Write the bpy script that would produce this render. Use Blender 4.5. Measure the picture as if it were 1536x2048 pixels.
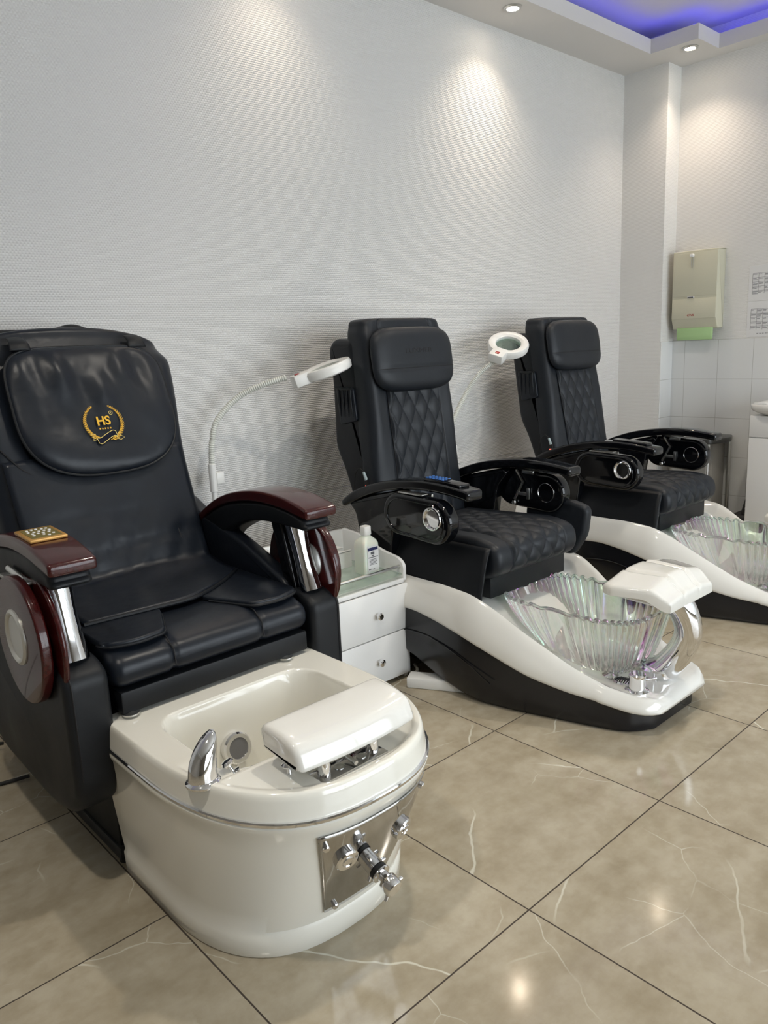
import bpy, bmesh, math, random
from mathutils import Vector, Matrix
from mathutils.geometry import tessellate_polygon
from math import sin, cos, pi, sqrt, radians
random.seed(7)
for o in list(bpy.data.objects):
    bpy.data.objects.remove(o, do_unlink=True)
SC = bpy.context.scene
COL = SC.collection

# ------------------------------------------------------------------ camera, world, lights, exposure
def setup_camera():
    yaw, pitch, roll = 0.735898, -0.210203, -0.043893
    f = 1539.05
    fwd = Vector((sin(yaw)*cos(pitch), cos(yaw)*cos(pitch), sin(pitch)))
    right = Vector((cos(yaw), -sin(yaw), 0))
    up = right.cross(fwd)
    r2 = right*cos(roll) + up*sin(roll)
    u2 = -right*sin(roll) + up*cos(roll)
    cam = bpy.data.cameras.new('camera')
    co = bpy.data.objects.new('camera', cam); COL.objects.link(co)
    m = Matrix((r2, u2, -fwd)).transposed().to_4x4()
    m.translation = Vector((-0.6464, -2.8930, 1.2781))
    co.matrix_world = m
    cam.sensor_fit = 'VERTICAL'; cam.sensor_height = 36.0
    cam.lens = f/2048*36.0
    cam.clip_start = 0.05; cam.clip_end = 60
    SC.camera = co
setup_camera()

SC.view_settings.view_transform = 'Standard'
SC.view_settings.look = 'None'
SC.view_settings.gamma = 1
SC.view_settings.use_curve_mapping = False
SC.view_settings.exposure = 0.22

w = bpy.data.worlds.new('world'); SC.world = w; w.use_nodes = True
bg = w.node_tree.nodes['Background']
bg.inputs[0].default_value = (0.80, 0.90, 1.0, 1); bg.inputs[1].default_value = 1.6

def area(name, loc, rot, sx, sy, energy, col):
    l = bpy.data.lights.new(name, 'AREA'); l.shape = 'RECTANGLE'; l.size = sx; l.size_y = sy
    l.energy = energy; l.color = col
    o = bpy.data.objects.new(name, l); COL.objects.link(o); o.location = loc; o.rotation_euler = rot
    return o
# daylight entering through the shop window behind the camera
area('window_daylight', (1.9, -5.75, 1.3), (radians(90), 0, 0), 4.6, 2.2, 112, (0.93, 0.965, 1.0))
# downlights of the middle of the salon (their housings are built below)
MIDDLE = [(-0.7, -1.75), (1.0, -1.75), (2.7, -1.75)]
for px_, py_ in MIDDLE:
    l = bpy.data.lights.new('middle_downlight_beam', 'SPOT'); l.energy = 68; l.color = (1.0, 0.92, 0.80)
    l.spot_size = radians(122); l.spot_blend = 0.75; l.shadow_soft_size = 0.06
    o = bpy.data.objects.new('middle_downlight_beam', l); COL.objects.link(o); o.location = (px_, py_, 3.07)
SPOTS = [(2.80, -0.215), (4.10, -0.50), (1.42, -0.235)]
for sx_, sy_ in SPOTS:
    l = bpy.data.lights.new('downlight_beam', 'SPOT'); l.energy = 23 if sx_ > 2 else 10; l.color = (1.0, 0.82, 0.64)
    l.spot_size = radians(116); l.spot_blend = 1.0; l.shadow_soft_size = 0.025
    o = bpy.data.objects.new('downlight_beam', l); COL.objects.link(o); o.location = (sx_, sy_, 2.905)

# ------------------------------------------------------------------ materials
def mat(name, col=(.5, .5, .5), rough=.5, metal=0., spec=.5, coat=0., coat_rough=.03, **kw):
    m = bpy.data.materials.new(name); m.use_nodes = True
    b = m.node_tree.nodes['Principled BSDF']
    b.inputs['Base Color'].default_value = (*col, 1)
    b.inputs['Roughness'].default_value = rough
    b.inputs['Metallic'].default_value = metal
    b.inputs['Specular IOR Level'].default_value = spec
    b.inputs['Coat Weight'].default_value = coat
    b.inputs['Coat Roughness'].default_value = coat_rough
    for k, v in kw.items():
        b.inputs[k].default_value = v
    return m
def N(m, t, **kw):
    n = m.node_tree.nodes.new(t)
    for k, v in kw.items(): setattr(n, k, v)
    return n
def L(m, a, b): m.node_tree.links.new(a, b)
def P(m): return m.node_tree.nodes['Principled BSDF']
def objco(m):
    return N(m, 'ShaderNodeTexCoord').outputs['Object']
def math_node(m, op, a, b=None, c=None):
    n = N(m, 'ShaderNodeMath', operation=op)
    for i, v in enumerate((a, b, c)):
        if v is None: continue
        if isinstance(v, (int, float)): n.inputs[i].default_value = v
        else: L(m, v, n.inputs[i])
    return n.outputs[0]
def noise(m, co, scale, detail=3, rough=.5):
    n = N(m, 'ShaderNodeTexNoise'); n.inputs['Scale'].default_value = scale
    n.inputs['Detail'].default_value = detail; n.inputs['Roughness'].default_value = rough
    L(m, co, n.inputs['Vector']); return n.outputs['Fac']
def ramp(m, fac, stops):
    r = N(m, 'ShaderNodeValToRGB'); L(m, fac, r.inputs[0])
    els = r.color_ramp.elements
    while len(els) < len(stops): els.new(.5)
    for e, (p, c) in zip(els, stops):
        e.position = p; e.color = (*c, 1)
    return r.outputs[0]
def bump(m, h, strength, dist, normal=None):
    b = N(m, 'ShaderNodeBump'); b.inputs['Strength'].default_value = strength; b.inputs['Distance'].default_value = dist
    L(m, h, b.inputs['Height'])
    if normal is not None: L(m, normal, b.inputs['Normal'])
    return b.outputs[0]

def leather(name, col, rough, wrinkle=.25):
    m = mat(name, col, rough, spec=.31)
    co = objco(m)
    n1 = noise(m, co, 420, 2); n2 = noise(m, co, 9, 3)
    b1 = bump(m, n2, wrinkle, .012)
    b2 = bump(m, n1, .12, .0008, b1)
    L(m, b2, P(m).inputs['Normal'])
    r = ramp(m, noise(m, co, 5, 3), [(.3, (rough-.05,)*3), (.7, (rough+.06,)*3)])
    L(m, r, P(m).inputs['Roughness'])
    return m
M_LEATHER = leather('black_leather', (.0085, .0115, .0175), .35, .30)
M_LEATHER_MATTE = leather('black_grey_leather', (.0125, .0155, .0205), .45, .12)
M_LEATHER_DARK = leather('black_side_leather', (.006, .0075, .010), .48, .10)
M_SEAM = mat('black_stitching', (.006, .006, .008), .7)
M_BLACK = mat('gloss_black_lacquer', (.003, .0035, .005), .07, spec=.5)
M_PLINTH = mat('black_base_plastic', (.008, .009, .012), .22)
M_RUBBER = mat('black_rubber', (.012, .012, .012), .6)
M_CHROME = mat('chrome', (.82, .82, .83), .06, 1.0)
M_GRILLE = mat('grey_grille', (.16, .16, .165), .5)
M_STEEL = mat('brushed_steel', (.62, .62, .60), .28, 1.0)
M_MIRROR = mat('mirror_steel', (.50, .50, .50), .06, 1.0)
M_SILVER = mat('silver_paint', (.62, .62, .59), .35, .6)
M_WHITE = mat('white_gelcoat', (.80, .79, .75), .13, coat=.6)
M_IVORY = mat('ivory_acrylic', (.85, .835, .765), .13, coat=.6)
M_WPLASTIC = mat('white_plastic', (.80, .80, .78), .32)
M_HOSE = mat('ribbed_grey_white_hose', (.66, .67, .62), .4)
M_LAMINATE = mat('white_laminate', (.80, .80, .79), .25)
M_CERAMIC = mat('white_ceramic', (.86, .85, .82), .08, coat=.6)
M_BEIGE = mat('beige_enamel', (.60, .58, .45), .35)
M_GREEN = mat('green_paper', (.42, .62, .30), .8)
M_RED = mat('red_plastic', (.35, .015, .015), .3)
M_GOLD = mat('gold_frame', (.50, .27, .07), .33, .4)
M_OLIVE = mat('olive_panel', (.16, .13, .035), .4)
M_YELLOW = mat('gold_print', (.75, .42, .015), .5)
M_PALEYELLOW = mat('pale_gold_print', (.78, .60, .18), .5)
M_NAVYPRINT = mat('navy_print', (.003, .004, .014), .7, spec=.2)
M_BLUEKEY = mat('blue_keys', (.05, .18, .55), .3)
M_INK = mat('grey_ink', (.10, .10, .11), .7)
M_NAVYLABEL = mat('navy_label', (.015, .02, .09), .5)
M_PAPER = mat('paper', (.74, .74, .74), .25)
M_BOTTLE = mat('translucent_bottle', (.74, .77, .68), .35, **{'Subsurface Weight': .25})
M_CABLE = mat('white_cable', (.62, .60, .54), .5)
M_GREYTABLE = mat('dark_grey_table_top', (.045, .047, .045), .3)
M_LIGHTGREY = mat('pale_grey_metal', (.42, .41, .38), .4)
def emit(name, col, s):
    m = mat(name, (.8, .8, .8), .5)
    P(m).inputs['Emission Color'].default_value = (*col, 1); P(m).inputs['Emission Strength'].default_value = s
    return m
M_LAMP = emit('lamp_lens', (1, .86, .66), 70)
M_PANEL = emit('panel_diffuser', (1, .94, .84), 4)
M_LED = emit('blue_led', (.04, .028, 1.0), 4)
M_REDLED = emit('red_indicator', (1, .06, .03), 3)
M_PALESWITCH = mat('pale_switch', (.5, .6, .62), .4)

def mahogany():
    m = mat('mahogany_lacquer', (.06, .008, .008), .25, spec=.3, coat=.45, coat_rough=.05)
    co = objco(m)
    mp = N(m, 'ShaderNodeMapping'); mp.inputs['Scale'].default_value = (14, 1.2, 14); L(m, co, mp.inputs[0])
    f = noise(m, mp.outputs[0], 6, 4)
    L(m, ramp(m, f, [(.25, (.028, .003, .003)), (.55, (.042, .0045, .0045)), (.8, (.056, .007, .006))]), P(m).inputs['Base Color'])
    return m
M_WOOD = mahogany()

def glass(name, tint=(.95, .98, .97), rough=.02, film=0., clear=.45):
    m = mat(name, tint, rough, spec=.5, **{'Transmission Weight': 1.0, 'IOR': 1.45})
    if film:
        P(m).inputs['Thin Film Thickness'].default_value = film
        P(m).inputs['Thin Film IOR'].default_value = 1.9
    t = N(m, 'ShaderNodeBsdfTransparent'); t.inputs[0].default_value = (*tint, 1)
    mx = N(m, 'ShaderNodeMixShader'); mx.inputs[0].default_value = clear
    out = m.node_tree.nodes['Material Output']
    L(m, P(m).outputs[0], mx.inputs[1]); L(m, t.outputs[0], mx.inputs[2]); L(m, mx.outputs[0], out.inputs[0])
    return m
M_BOWL = glass('iridescent_glass', (.96, .972, .98), .02, 430, .10)
M_LENS = glass('magnifier_glass', (.72, .84, .78), .02, 0, .55)
M_SHELF = glass('green_shelf_glass', (.93, .985, .95), .02, 0, .6)
M_PANE = glass('window_glass', (.97, .98, .98), .0, 0, .85)

def wallpaper(name, col, px, pz, strength):
    """woven glass-fibre wallpaper painted white: little raised threads"""
    m = mat(name, col, .62, spec=.35)
    g = N(m, 'ShaderNodeNewGeometry')
    s = N(m, 'ShaderNodeSeparateXYZ'); L(m, g.outputs['Position'], s.inputs[0])
    h = math_node(m, 'ADD', s.outputs[0], s.outputs[1])
    u = math_node(m, 'MULTIPLY', h, 2*pi/px); v = math_node(m, 'MULTIPLY', s.outputs[2], 2*pi/pz)
    row = math_node(m, 'MULTIPLY', math_node(m, 'FLOOR', math_node(m, 'MULTIPLY', s.outputs[2], 1/pz)), pi)
    su = math_node(m, 'SINE', math_node(m, 'ADD', u, row)); sv = math_node(m, 'COSINE', v)
    a = math_node(m, 'SUBTRACT', math_node(m, 'MULTIPLY', su, .5), math_node(m, 'MULTIPLY', sv, .5))
    cc = N(m, 'ShaderNodeCombineXYZ'); L(m, h, cc.inputs[0]); L(m, s.outputs[2], cc.inputs[1])
    nz = noise(m, cc.outputs[0], 160, 2)
    hh = math_node(m, 'ADD', a, math_node(m, 'MULTIPLY', nz, .8))
    L(m, bump(m, hh, strength, .0022), P(m).inputs['Normal'])
    return m
M_WALL = wallpaper('white_woven_wallpaper', (.74, .735, .725), .0125, .0085, .75)
M_WALL2 = wallpaper('white_woven_wallpaper_side', (.75, .745, .73), .0125, .0085, .45)
M_WALLF = mat('taupe_wall_paint', (.33, .30, .26), .6)
M_CEIL = mat('ceiling_paint', (.66, .645, .62), .7)

def wall_tile():
    m = mat('white_wall_tile', (.74, .75, .745), .12, coat=.3)
    g = N(m, 'ShaderNodeNewGeometry')
    s = N(m, 'ShaderNodeSeparateXYZ'); L(m, g.outputs['Position'], s.inputs[0])
    def lines(co, off, pitch, wd):
        f = math_node(m, 'FRACT', math_node(m, 'MULTIPLY', math_node(m, 'ADD', co, off), 1/pitch))
        d = math_node(m, 'ABSOLUTE', math_node(m, 'SUBTRACT', f, .5))
        return math_node(m, 'GREATER_THAN', d, .5-wd/pitch)
    hor = math_node(m, 'ADD', s.outputs[1], math_node(m, 'MULTIPLY', s.outputs[0], 0.0))
    l1 = lines(hor, .397, .2235, .0016); l2 = lines(s.outputs[2], -.986+10*.252, .252, .0018)
    ln = math_node(m, 'MAXIMUM', l1, l2)
    mx = N(m, 'ShaderNodeMix', data_type='RGBA'); L(m, ln, mx.inputs[0])
    mx.inputs[6].default_value = (.74, .75, .745, 1); mx.inputs[7].default_value = (.50, .50, .48, 1)
    L(m, mx.outputs[2], P(m).inputs['Base Color'])
    L(m, bump(m, ln, -.6, .002), P(m).inputs['Normal'])
    return m
M_TILE = wall_tile()

def floor_mat():
    m = mat('beige_marble_tile', (.4, .35, .27), .12, spec=.33)
    g = N(m, 'ShaderNodeNewGeometry')
    s = N(m, 'ShaderNodeSeparateXYZ'); L(m, g.outputs['Position'], s.inputs[0])
    SX, SY, OX, OY = .6, .592, 0.003, 1.950
    u = math_node(m, 'MULTIPLY', math_node(m, 'SUBTRACT', s.outputs[0], OX), 1/SX)
    v = math_node(m, 'MULTIPLY', math_node(m, 'ADD', s.outputs[1], OY), 1/SY)
    def edge(c, pitch):
        f = math_node(m, 'FRACT', c)
        return math_node(m, 'GREATER_THAN', math_node(m, 'ABSOLUTE', math_node(m, 'SUBTRACT', f, .5)), .5-.0019/pitch)
    grout = math_node(m, 'MAXIMUM', edge(u, SX), edge(v, SY))
    cell = N(m, 'ShaderNodeCombineXYZ')
    L(m, math_node(m, 'FLOOR', u), cell.inputs[0]); L(m, math_node(m, 'FLOOR', v), cell.inputs[1])
    wn = N(m, 'ShaderNodeTexWhiteNoise', noise_dimensions='3D'); L(m, cell.outputs[0], wn.inputs['Vector'])
    off = N(m, 'ShaderNodeVectorMath', operation='SCALE'); L(m, wn.outputs['Color'], off.inputs[0]); off.inputs['Scale'].default_value = 17.0
    add = N(m, 'ShaderNodeVectorMath', operation='ADD'); L(m, g.outputs['Position'], add.inputs[0]); L(m, off.outputs[0], add.inputs[1])
    co = add.outputs[0]
    mp = N(m, 'ShaderNodeMapping'); mp.inputs['Rotation'].default_value = (0, 0, .5); mp.inputs['Scale'].default_value = (1, 1.9, 1); L(m, co, mp.inputs[0])
    f1 = noise(m, mp.outputs[0], 4.5, 6, .6); f2 = noise(m, co, 19, 5, .6)
    base = ramp(m, f1, [(.30, (.350, .298, .212)), (.52, (.425, .372, .278)), (.72, (.470, .420, .325))])
    dk = N(m, 'ShaderNodeMix', data_type='RGBA', blend_type='MULTIPLY'); dk.inputs[0].default_value = .55
    L(m, base, dk.inputs[6]); L(m, ramp(m, f2, [(.35, (.80, .77, .72)), (.6, (1, 1, 1))]), dk.inputs[7])
    # white veins: thin cell borders, bent by noise, only here and there
    wob = N(m, 'ShaderNodeTexNoise'); wob.inputs['Scale'].default_value = 3.2; wob.inputs['Detail'].default_value = 4; L(m, co, wob.inputs['Vector'])
    wv = N(m, 'ShaderNodeVectorMath', operation='SCALE'); L(m, wob.outputs['Color'], wv.inputs[0]); wv.inputs['Scale'].default_value = .15
    ad2 = N(m, 'ShaderNodeVectorMath', operation='ADD'); L(m, co, ad2.inputs[0]); L(m, wv.outputs[0], ad2.inputs[1])
    def veins(scale, wd, masks, lo):
        vo = N(m, 'ShaderNodeTexVoronoi', feature='DISTANCE_TO_EDGE', voronoi_dimensions='2D'); vo.inputs['Scale'].default_value = scale
        L(m, ad2.outputs[0], vo.inputs['Vector'])
        ln = N(m, 'ShaderNodeMapRange', interpolation_type='SMOOTHSTEP'); ln.inputs[1].default_value = wd*.25; ln.inputs[2].default_value = wd
        ln.inputs[3].default_value = 1; ln.inputs[4].default_value = 0
        L(m, vo.outputs['Distance'], ln.inputs[0])
        mk = N(m, 'ShaderNodeMapRange'); mk.inputs[1].default_value = lo; mk.inputs[2].default_value = lo+.08
        L(m, noise(m, co, masks, 2), mk.inputs[0])
        return math_node(m, 'MULTIPLY', ln.outputs[0], mk.outputs[0])
    vn = math_node(m, 'MAXIMUM', veins(1.5, .0065, 2.1, .48), math_node(m, 'MULTIPLY', veins(3.6, .0075, 3.0, .52), .6))
    c2 = N(m, 'ShaderNodeMix', data_type='RGBA'); L(m, math_node(m, 'MULTIPLY', vn, .75), c2.inputs[0]); L(m, dk.outputs[2], c2.inputs[6]); c2.inputs[7].default_value = (.70, .68, .58, 1)
    c3 = N(m, 'ShaderNodeMix', data_type='RGBA'); L(m, grout, c3.inputs[0]); L(m, c2.outputs[2], c3.inputs[6]); c3.inputs[7].default_value = (.055, .042, .032, 1)
    L(m, c3.outputs[2], P(m).inputs['Base Color'])
    rr = N(m, 'ShaderNodeMix', data_type='FLOAT'); L(m, grout, rr.inputs[0]); rr.inputs[2].default_value = .11; rr.inputs[3].default_value = .8
    L(m, rr.outputs[0], P(m).inputs['Roughness'])
    L(m, bump(m, grout, -.5, .002), P(m).inputs['Normal'])
    return m
M_FLOOR = floor_mat()

# ------------------------------------------------------------------ mesh helpers
def V(*a): return Vector(a)
class MB:
    """collects shapes and links them as ONE mesh object"""
    def __init__(self): self.v = []; self.f = []
    def add(self, vs, fs):
        o = len(self.v); self.v += [tuple(p) for p in vs]; self.f += [tuple(i+o for i in f) for f in fs]; return self
    def box(self, x0, x1, y0, y1, z0, z1, bev=0., seg=2):
        bm = bmesh.new(); bmesh.ops.create_cube(bm, size=1)
        for p in bm.verts:
            p.co = Vector(((x0+x1)/2+p.co.x*(x1-x0), (y0+y1)/2+p.co.y*(y1-y0), (z0+z1)/2+p.co.z*(z1-z0)))
        if bev > 0: bmesh.ops.bevel(bm, geom=bm.edges[:], offset=bev, segments=seg, affect='EDGES', profile=.5)
        return self.bm(bm)
    def bm(self, bm, mtx=None):
        bm.verts.index_update()
        vs = [(mtx @ p.co if mtx else p.co)[:] for p in bm.verts]; fs = [tuple(q.index for q in f.verts) for f in bm.faces]
        bm.free(); return self.add(vs, fs)
    def xf(self, mtx, start=0):
        for i in range(start, len(self.v)): self.v[i] = tuple(mtx @ Vector(self.v[i]))
        return self
    def rings(self, rings, cap0=True, cap1=True, closed=True):
        n = len(rings[0]); vs = [p for r in rings for p in r]; fs = []
        for i in range(len(rings)-1):
            for j in range(n if closed else n-1):
                k = (j+1) % n
                fs.append((i*n+j, i*n+k, (i+1)*n+k, (i+1)*n+j))
        if cap0 and closed: fs.append(tuple(range(n-1, -1, -1)))
        if cap1 and closed: fs.append(tuple((len(rings)-1)*n+j for j in range(n)))
        return self.add(vs, fs)
    def tube(self, path, r, seg=12, caps=True, flat=1.0):
        path = [Vector(p) for p in path]; n = len(path); rr = r if callable(r) else (lambda t: r)
        rings = []; up = None
        for i, p in enumerate(path):
            t = (path[min(i+1, n-1)]-path[max(i-1, 0)]).normalized()
            if up is None:
                up = t.orthogonal().normalized()
            up = (up - t*up.dot(t))
            if up.length < 1e-6: up = t.orthogonal()
            up.normalize(); sd = t.cross(up); q = rr(i/(n-1))
            rings.append([p+up*(q*cos(2*pi*j/seg))+sd*(q*flat*sin(2*pi*j/seg)) for j in range(seg)])
        return self.rings(rings, caps, caps)
    def cyl(self, p0, p1, r0, r1=None, seg=28, bev=0.):
        r1 = r0 if r1 is None else r1
        p0 = Vector(p0); p1 = Vector(p1); ax = (p1-p0).normalized(); ln = (p1-p0).length
        prof = [(r0, 0), (r1, ln)] if bev <= 0 else [(r0-bev, 0), (r0, bev), (r1, ln-bev), (r1-bev, ln)]
        return self.lathe(prof, p0, ax, seg)
    def lathe(self, prof, o, ax=(0, 0, 1), seg=32, cap=True, sx=1.0, xdir=None):
        o = Vector(o); ax = Vector(ax).normalized(); u = Vector(xdir) if xdir is not None else ax.orthogonal(); u.normalize(); w2 = ax.cross(u)
        rings = [[o+ax*h+u*(r*sx*cos(2*pi*j/seg))+w2*(r*sin(2*pi*j/seg)) for j in range(seg)] for r, h in prof]
        return self.rings(rings, cap, cap)
    def slab(self, prof, a0, a1, rnd=.0, axis='x', nseg=4, mids=0, disp=None, caps=(True, True)):
        """closed profile in (y,z) [axis x], (x,z) [axis y] or (x,y) [axis z], pushed along axis from a0 to a1 with rounded rims"""
        n = len(prof)
        area2 = sum(prof[i][0]*prof[(i+1) % n][1]-prof[(i+1) % n][0]*prof[i][1] for i in range(n))
        if area2 < 0: prof = prof[::-1]
        nor = []
        for i in range(n):
            a = prof[i-1]; b = prof[(i+1) % n]; tx, ty = b[0]-a[0], b[1]-a[1]; l = sqrt(tx*tx+ty*ty) or 1
            nor.append((ty/l, -tx/l))
        sts = []
        if rnd > 0:
            for k in range(nseg+1):
                q = pi/2*k/nseg; sts.append((a0+rnd*(1-cos(q)), rnd*(1-sin(q))))
            for k in range(mids): sts.append((a0+rnd+(a1-a0-2*rnd)*(k+1)/(mids+1), 0))
            for k in range(nseg, -1, -1):
                q = pi/2*k/nseg; sts.append((a1-rnd*(1-cos(q)), rnd*(1-sin(q))))
        else:
            sts = [(a0+(a1-a0)*k/(mids+1), 0) for k in range(mids+2)]
        rings = []
        for a, ins in sts:
            r = []
            for i, (p, q) in enumerate(prof):
                d = -ins + (disp(a, p, q, i/n) if disp else 0)
                pp, qq = p+nor[i][0]*d, q+nor[i][1]*d
                r.append({'x': (a, pp, qq), 'y': (pp, a, qq), 'z': (pp, qq, a)}[axis])
            rings.append(r)
        self.last = rings
        return self.rings(rings, *caps)
    def band(self, top, bot, a0, a1, rnd, n=5, axis='x', endr=True):
        """curved beam: rounded box sections between two matching lines top/bot, width a0..a1"""
        rings = []; m = len(top)
        ks = list(range(m))
        def section(T, B, sc):
            T, B = Vector(T), Vector(B); d = T-B; h = d.length; d.normalize(); c = (T+B)/2
            hh = h/2*sc; hw = (a1-a0)/2*sc if sc < 1 else (a1-a0)/2; r = min(rnd, hh*.95, hw*.95); ac = (a0+a1)/2
            ring = []
            for sx, sy, q0 in ((1, 1, 0), (-1, 1, pi/2), (-1, -1, pi), (1, -1, 3*pi/2)):
                for k in range(n+1):
                    a = q0+pi/2*k/n
                    u = sx*(hw-r)+r*cos(a); v = sy*(hh-r)+r*sin(a)
                    p = c+d*v; ring.append((ac+u, p.x, p.y))
            return ring
        def mv(P, Q, d): return (P[0]+(P[0]-Q[0])*0, P[1])
        rings = [section(top[i], bot[i], 1) for i in ks]
        if endr:
            for idx, nb in ((0, 1), (m-1, m-2)):
                tv = (Vector(top[idx])+Vector(bot[idx])-Vector(top[nb])-Vector(bot[nb])).normalized()
                ex = []
                for q in (.35, .7, .93):
                    off = tv*(rnd*sin(q*pi/2)); sc = 1-(rnd*(1-cos(q*pi/2)))/max(.01, (Vector(top[idx])-Vector(bot[idx])).length/2)
                    hwk = 1-(rnd*(1-cos(q*pi/2)))/((a1-a0)/2)
                    base = section((Vector(top[idx])+off)[:], (Vector(bot[idx])+off)[:], 1)
                    c = Vector(base[0])*0
                    for p in base: c += Vector(p)
                    c /= len(base)
                    ex.append([(c.x+(p[0]-c.x)*hwk, c.y+(p[1]-c.y)*sc, c.z+(p[2]-c.z)*sc) for p in base])
                rings = ex[::-1]+rings if idx == 0 else rings+ex
        return self.rings(rings)
    def pad(self, O, U, W, Nn, outline, front, back=.005, nr=18, na=72, k=2.6, mm=2.2, disp=None):
        """cushion: outline(theta)->(u,w); front(u,w,r) bulge on side Nn, flat-ish back"""
        O, U, W, Nn = Vector(O), Vector(U).normalized(), Vector(W).normalized(), Vector(Nn).normalized()
        vs = []; fs = []
        for side in (1, -1):
            base = len(vs); T = front if side == 1 else back
            for i in range(nr+1):
                r = sin(pi/2*i/nr)
                for j in range(na):
                    u, w2 = outline(2*pi*j/na); u *= r; w2 *= r
                    h = T*max(0, 1-r**k)**(1/mm)
                    if disp and side == 1: h += disp(u, w2, r)
                    vs.append(O+U*u+W*w2+Nn*(h*side))
            for i in range(nr):
                for j in range(na):
                    a, b = base+i*na+j, base+i*na+(j+1) % na; c, d = base+(i+1)*na+(j+1) % na, base+(i+1)*na+j
                    fs.append((a, d, c, b) if side == 1 else (a, b, c, d))
        return self.add(vs, fs)
    def sheet(self, fn, nu, nv):
        vs = [fn(i/nu, j/nv) for j in range(nv+1) for i in range(nu+1)]; w2 = nu+1
        fs = [(j*w2+i, j*w2+i+1, (j+1)*w2+i+1, (j+1)*w2+i) for j in range(nv) for i in range(nu)]
        return self.add(vs, fs)
    def build(self, name, m, parent=None, ang=38, solid=0., kind=None, label=None, recalc=True):
        me = bpy.data.meshes.new(name); me.from_pydata(self.v, [], self.f)
        bm = bmesh.new(); bm.from_mesh(me)
        bmesh.ops.remove_doubles(bm, verts=bm.verts, dist=1e-6)
        if recalc: bmesh.ops.recalc_face_normals(bm, faces=bm.faces)
        bm.to_mesh(me); bm.free()
        for p in me.polygons: p.use_smooth = True
        me.set_sharp_from_angle(angle=radians(ang))
        me.materials.append(m)
        o = bpy.data.objects.new(name, me); COL.objects.link(o)
        if parent is not None: o.parent = parent
        if solid:
            s = o.modifiers.new('solid', 'SOLIDIFY'); s.thickness = solid; s.offset = 0
        if kind: o['kind'] = kind
        if label: o['label'] = label
        return o
def thing(name, label, cat, loc=(0, 0, 0), group=None, rotz=0):
    o = bpy.data.objects.new(name, None); COL.objects.link(o); o.location = loc; o.rotation_euler = (0, 0, rotz)
    o['label'] = label; o['category'] = cat
    if group: o['group'] = group
    return o
def tag(o, label, cat, group=None):
    o['label'] = label; o['category'] = cat
    if group: o['group'] = group
    return o
def spline(pts, n=10, closed=False):
    pts = [Vector(p) for p in pts]; out = []; m = len(pts); rng = m if closed else m-1
    for i in range(rng):
        if closed: p0, p1, p2, p3 = pts[i-1], pts[i], pts[(i+1) % m], pts[(i+2) % m]
        else: p0, p1, p2, p3 = pts[max(i-1, 0)], pts[i], pts[i+1], pts[min(i+2, m-1)]
        for k in range(n):
            t = k/n
            out.append(.5*((2*p1)+(p2-p0)*t+(2*p0-5*p1+4*p2-p3)*t*t+(3*p1-p0-3*p2+p3)*t**3))
    if not closed: out.append(pts[-1])
    return out
def sp2(pts, n=10, closed=True):
    return [(p.x, p.y) for p in spline([(a, b, 0) for a, b in pts], n, closed)]
def roundpoly(pts, r, n=6):
    out = []; m = len(pts)
    for i in range(m):
        rr = r[i] if isinstance(r, (list, tuple)) else r
        p = Vector(pts[i]).to_2d() if len(pts[i]) > 2 else Vector(pts[i]); a = Vector(pts[i-1]); b = Vector(pts[(i+1) % m])
        da, db = a-p, b-p; q = min(rr, da.length*.49, db.length*.49)
        A = p+da.normalized()*q; B = p+db.normalized()*q
        if q < 1e-5: out.append((p.x, p.y)); continue
        for k in range(n+1):
            t = k/n; z = A*(1-t)**2+p*(2*t*(1-t))+B*t*t; out.append((z.x, z.y))
    return out
def dense(pts, step):
    out = []; m = len(pts)
    for i in range(m):
        a = Vector(pts[i]); b = Vector(pts[(i+1) % m]); k = max(1, int((b-a).length/step))
        for j in range(k): z = a.lerp(b, j/k); out.append((z.x, z.y))
    return out
def superell(a, b, n):
    def f(t):
        c, s = cos(t), sin(t)
        return (a*math.copysign(abs(c)**(2/n), c), b*math.copysign(abs(s)**(2/n), s))
    return f
def sstep(e0, e1, x):
    t = min(1, max(0, (x-e0)/(e1-e0))); return t*t*(3-2*t)
def lerp_tab(tab, x):
    if x <= tab[0][0]: return tab[0][1]
    for (a, va), (b, vb) in zip(tab, tab[1:]):
        if x <= b:
            t = (x-a)/(b-a); return va+(vb-va)*t
    return tab[-1][1]
def smooth_tab(tab, x):
    e = .035
    return sum(lerp_tab(tab, x+e*k/3) for k in range(-3, 4))/7
def text_mesh(txt, size, mtx, depth=.0004, bold=0.0, sx=1.0):
    cu = bpy.data.curves.new('t', 'FONT'); cu.body = txt; cu.size = size; cu.extrude = depth; cu.align_x = 'CENTER'; cu.align_y = 'CENTER'; cu.offset = bold
    o = bpy.data.objects.new('t', cu); COL.objects.link(o)
    dg = bpy.context.evaluated_depsgraph_get(); me = o.evaluated_get(dg).to_mesh()
    vs = [tuple(mtx @ Vector((p.co.x*sx, p.co.y, p.co.z))) for p in me.vertices]; fs = [tuple(p.vertices) for p in me.polygons]
    o.evaluated_get(dg).to_mesh_clear(); bpy.data.objects.remove(o); bpy.data.curves.remove(cu)
    return vs, fs
def basis(O, U, W):
    U = Vector(U).normalized(); W = Vector(W).normalized(); Nn = U.cross(W)
    m = Matrix((U, W, Nn)).transposed().to_4x4(); m.translation = Vector(O); return m
def quilt(a, b, wd, ht):
    p = a/wd+b/ht; q = a/wd-b/ht
    return (abs(sin(pi*p))*abs(sin(pi*q)))**.55

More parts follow.
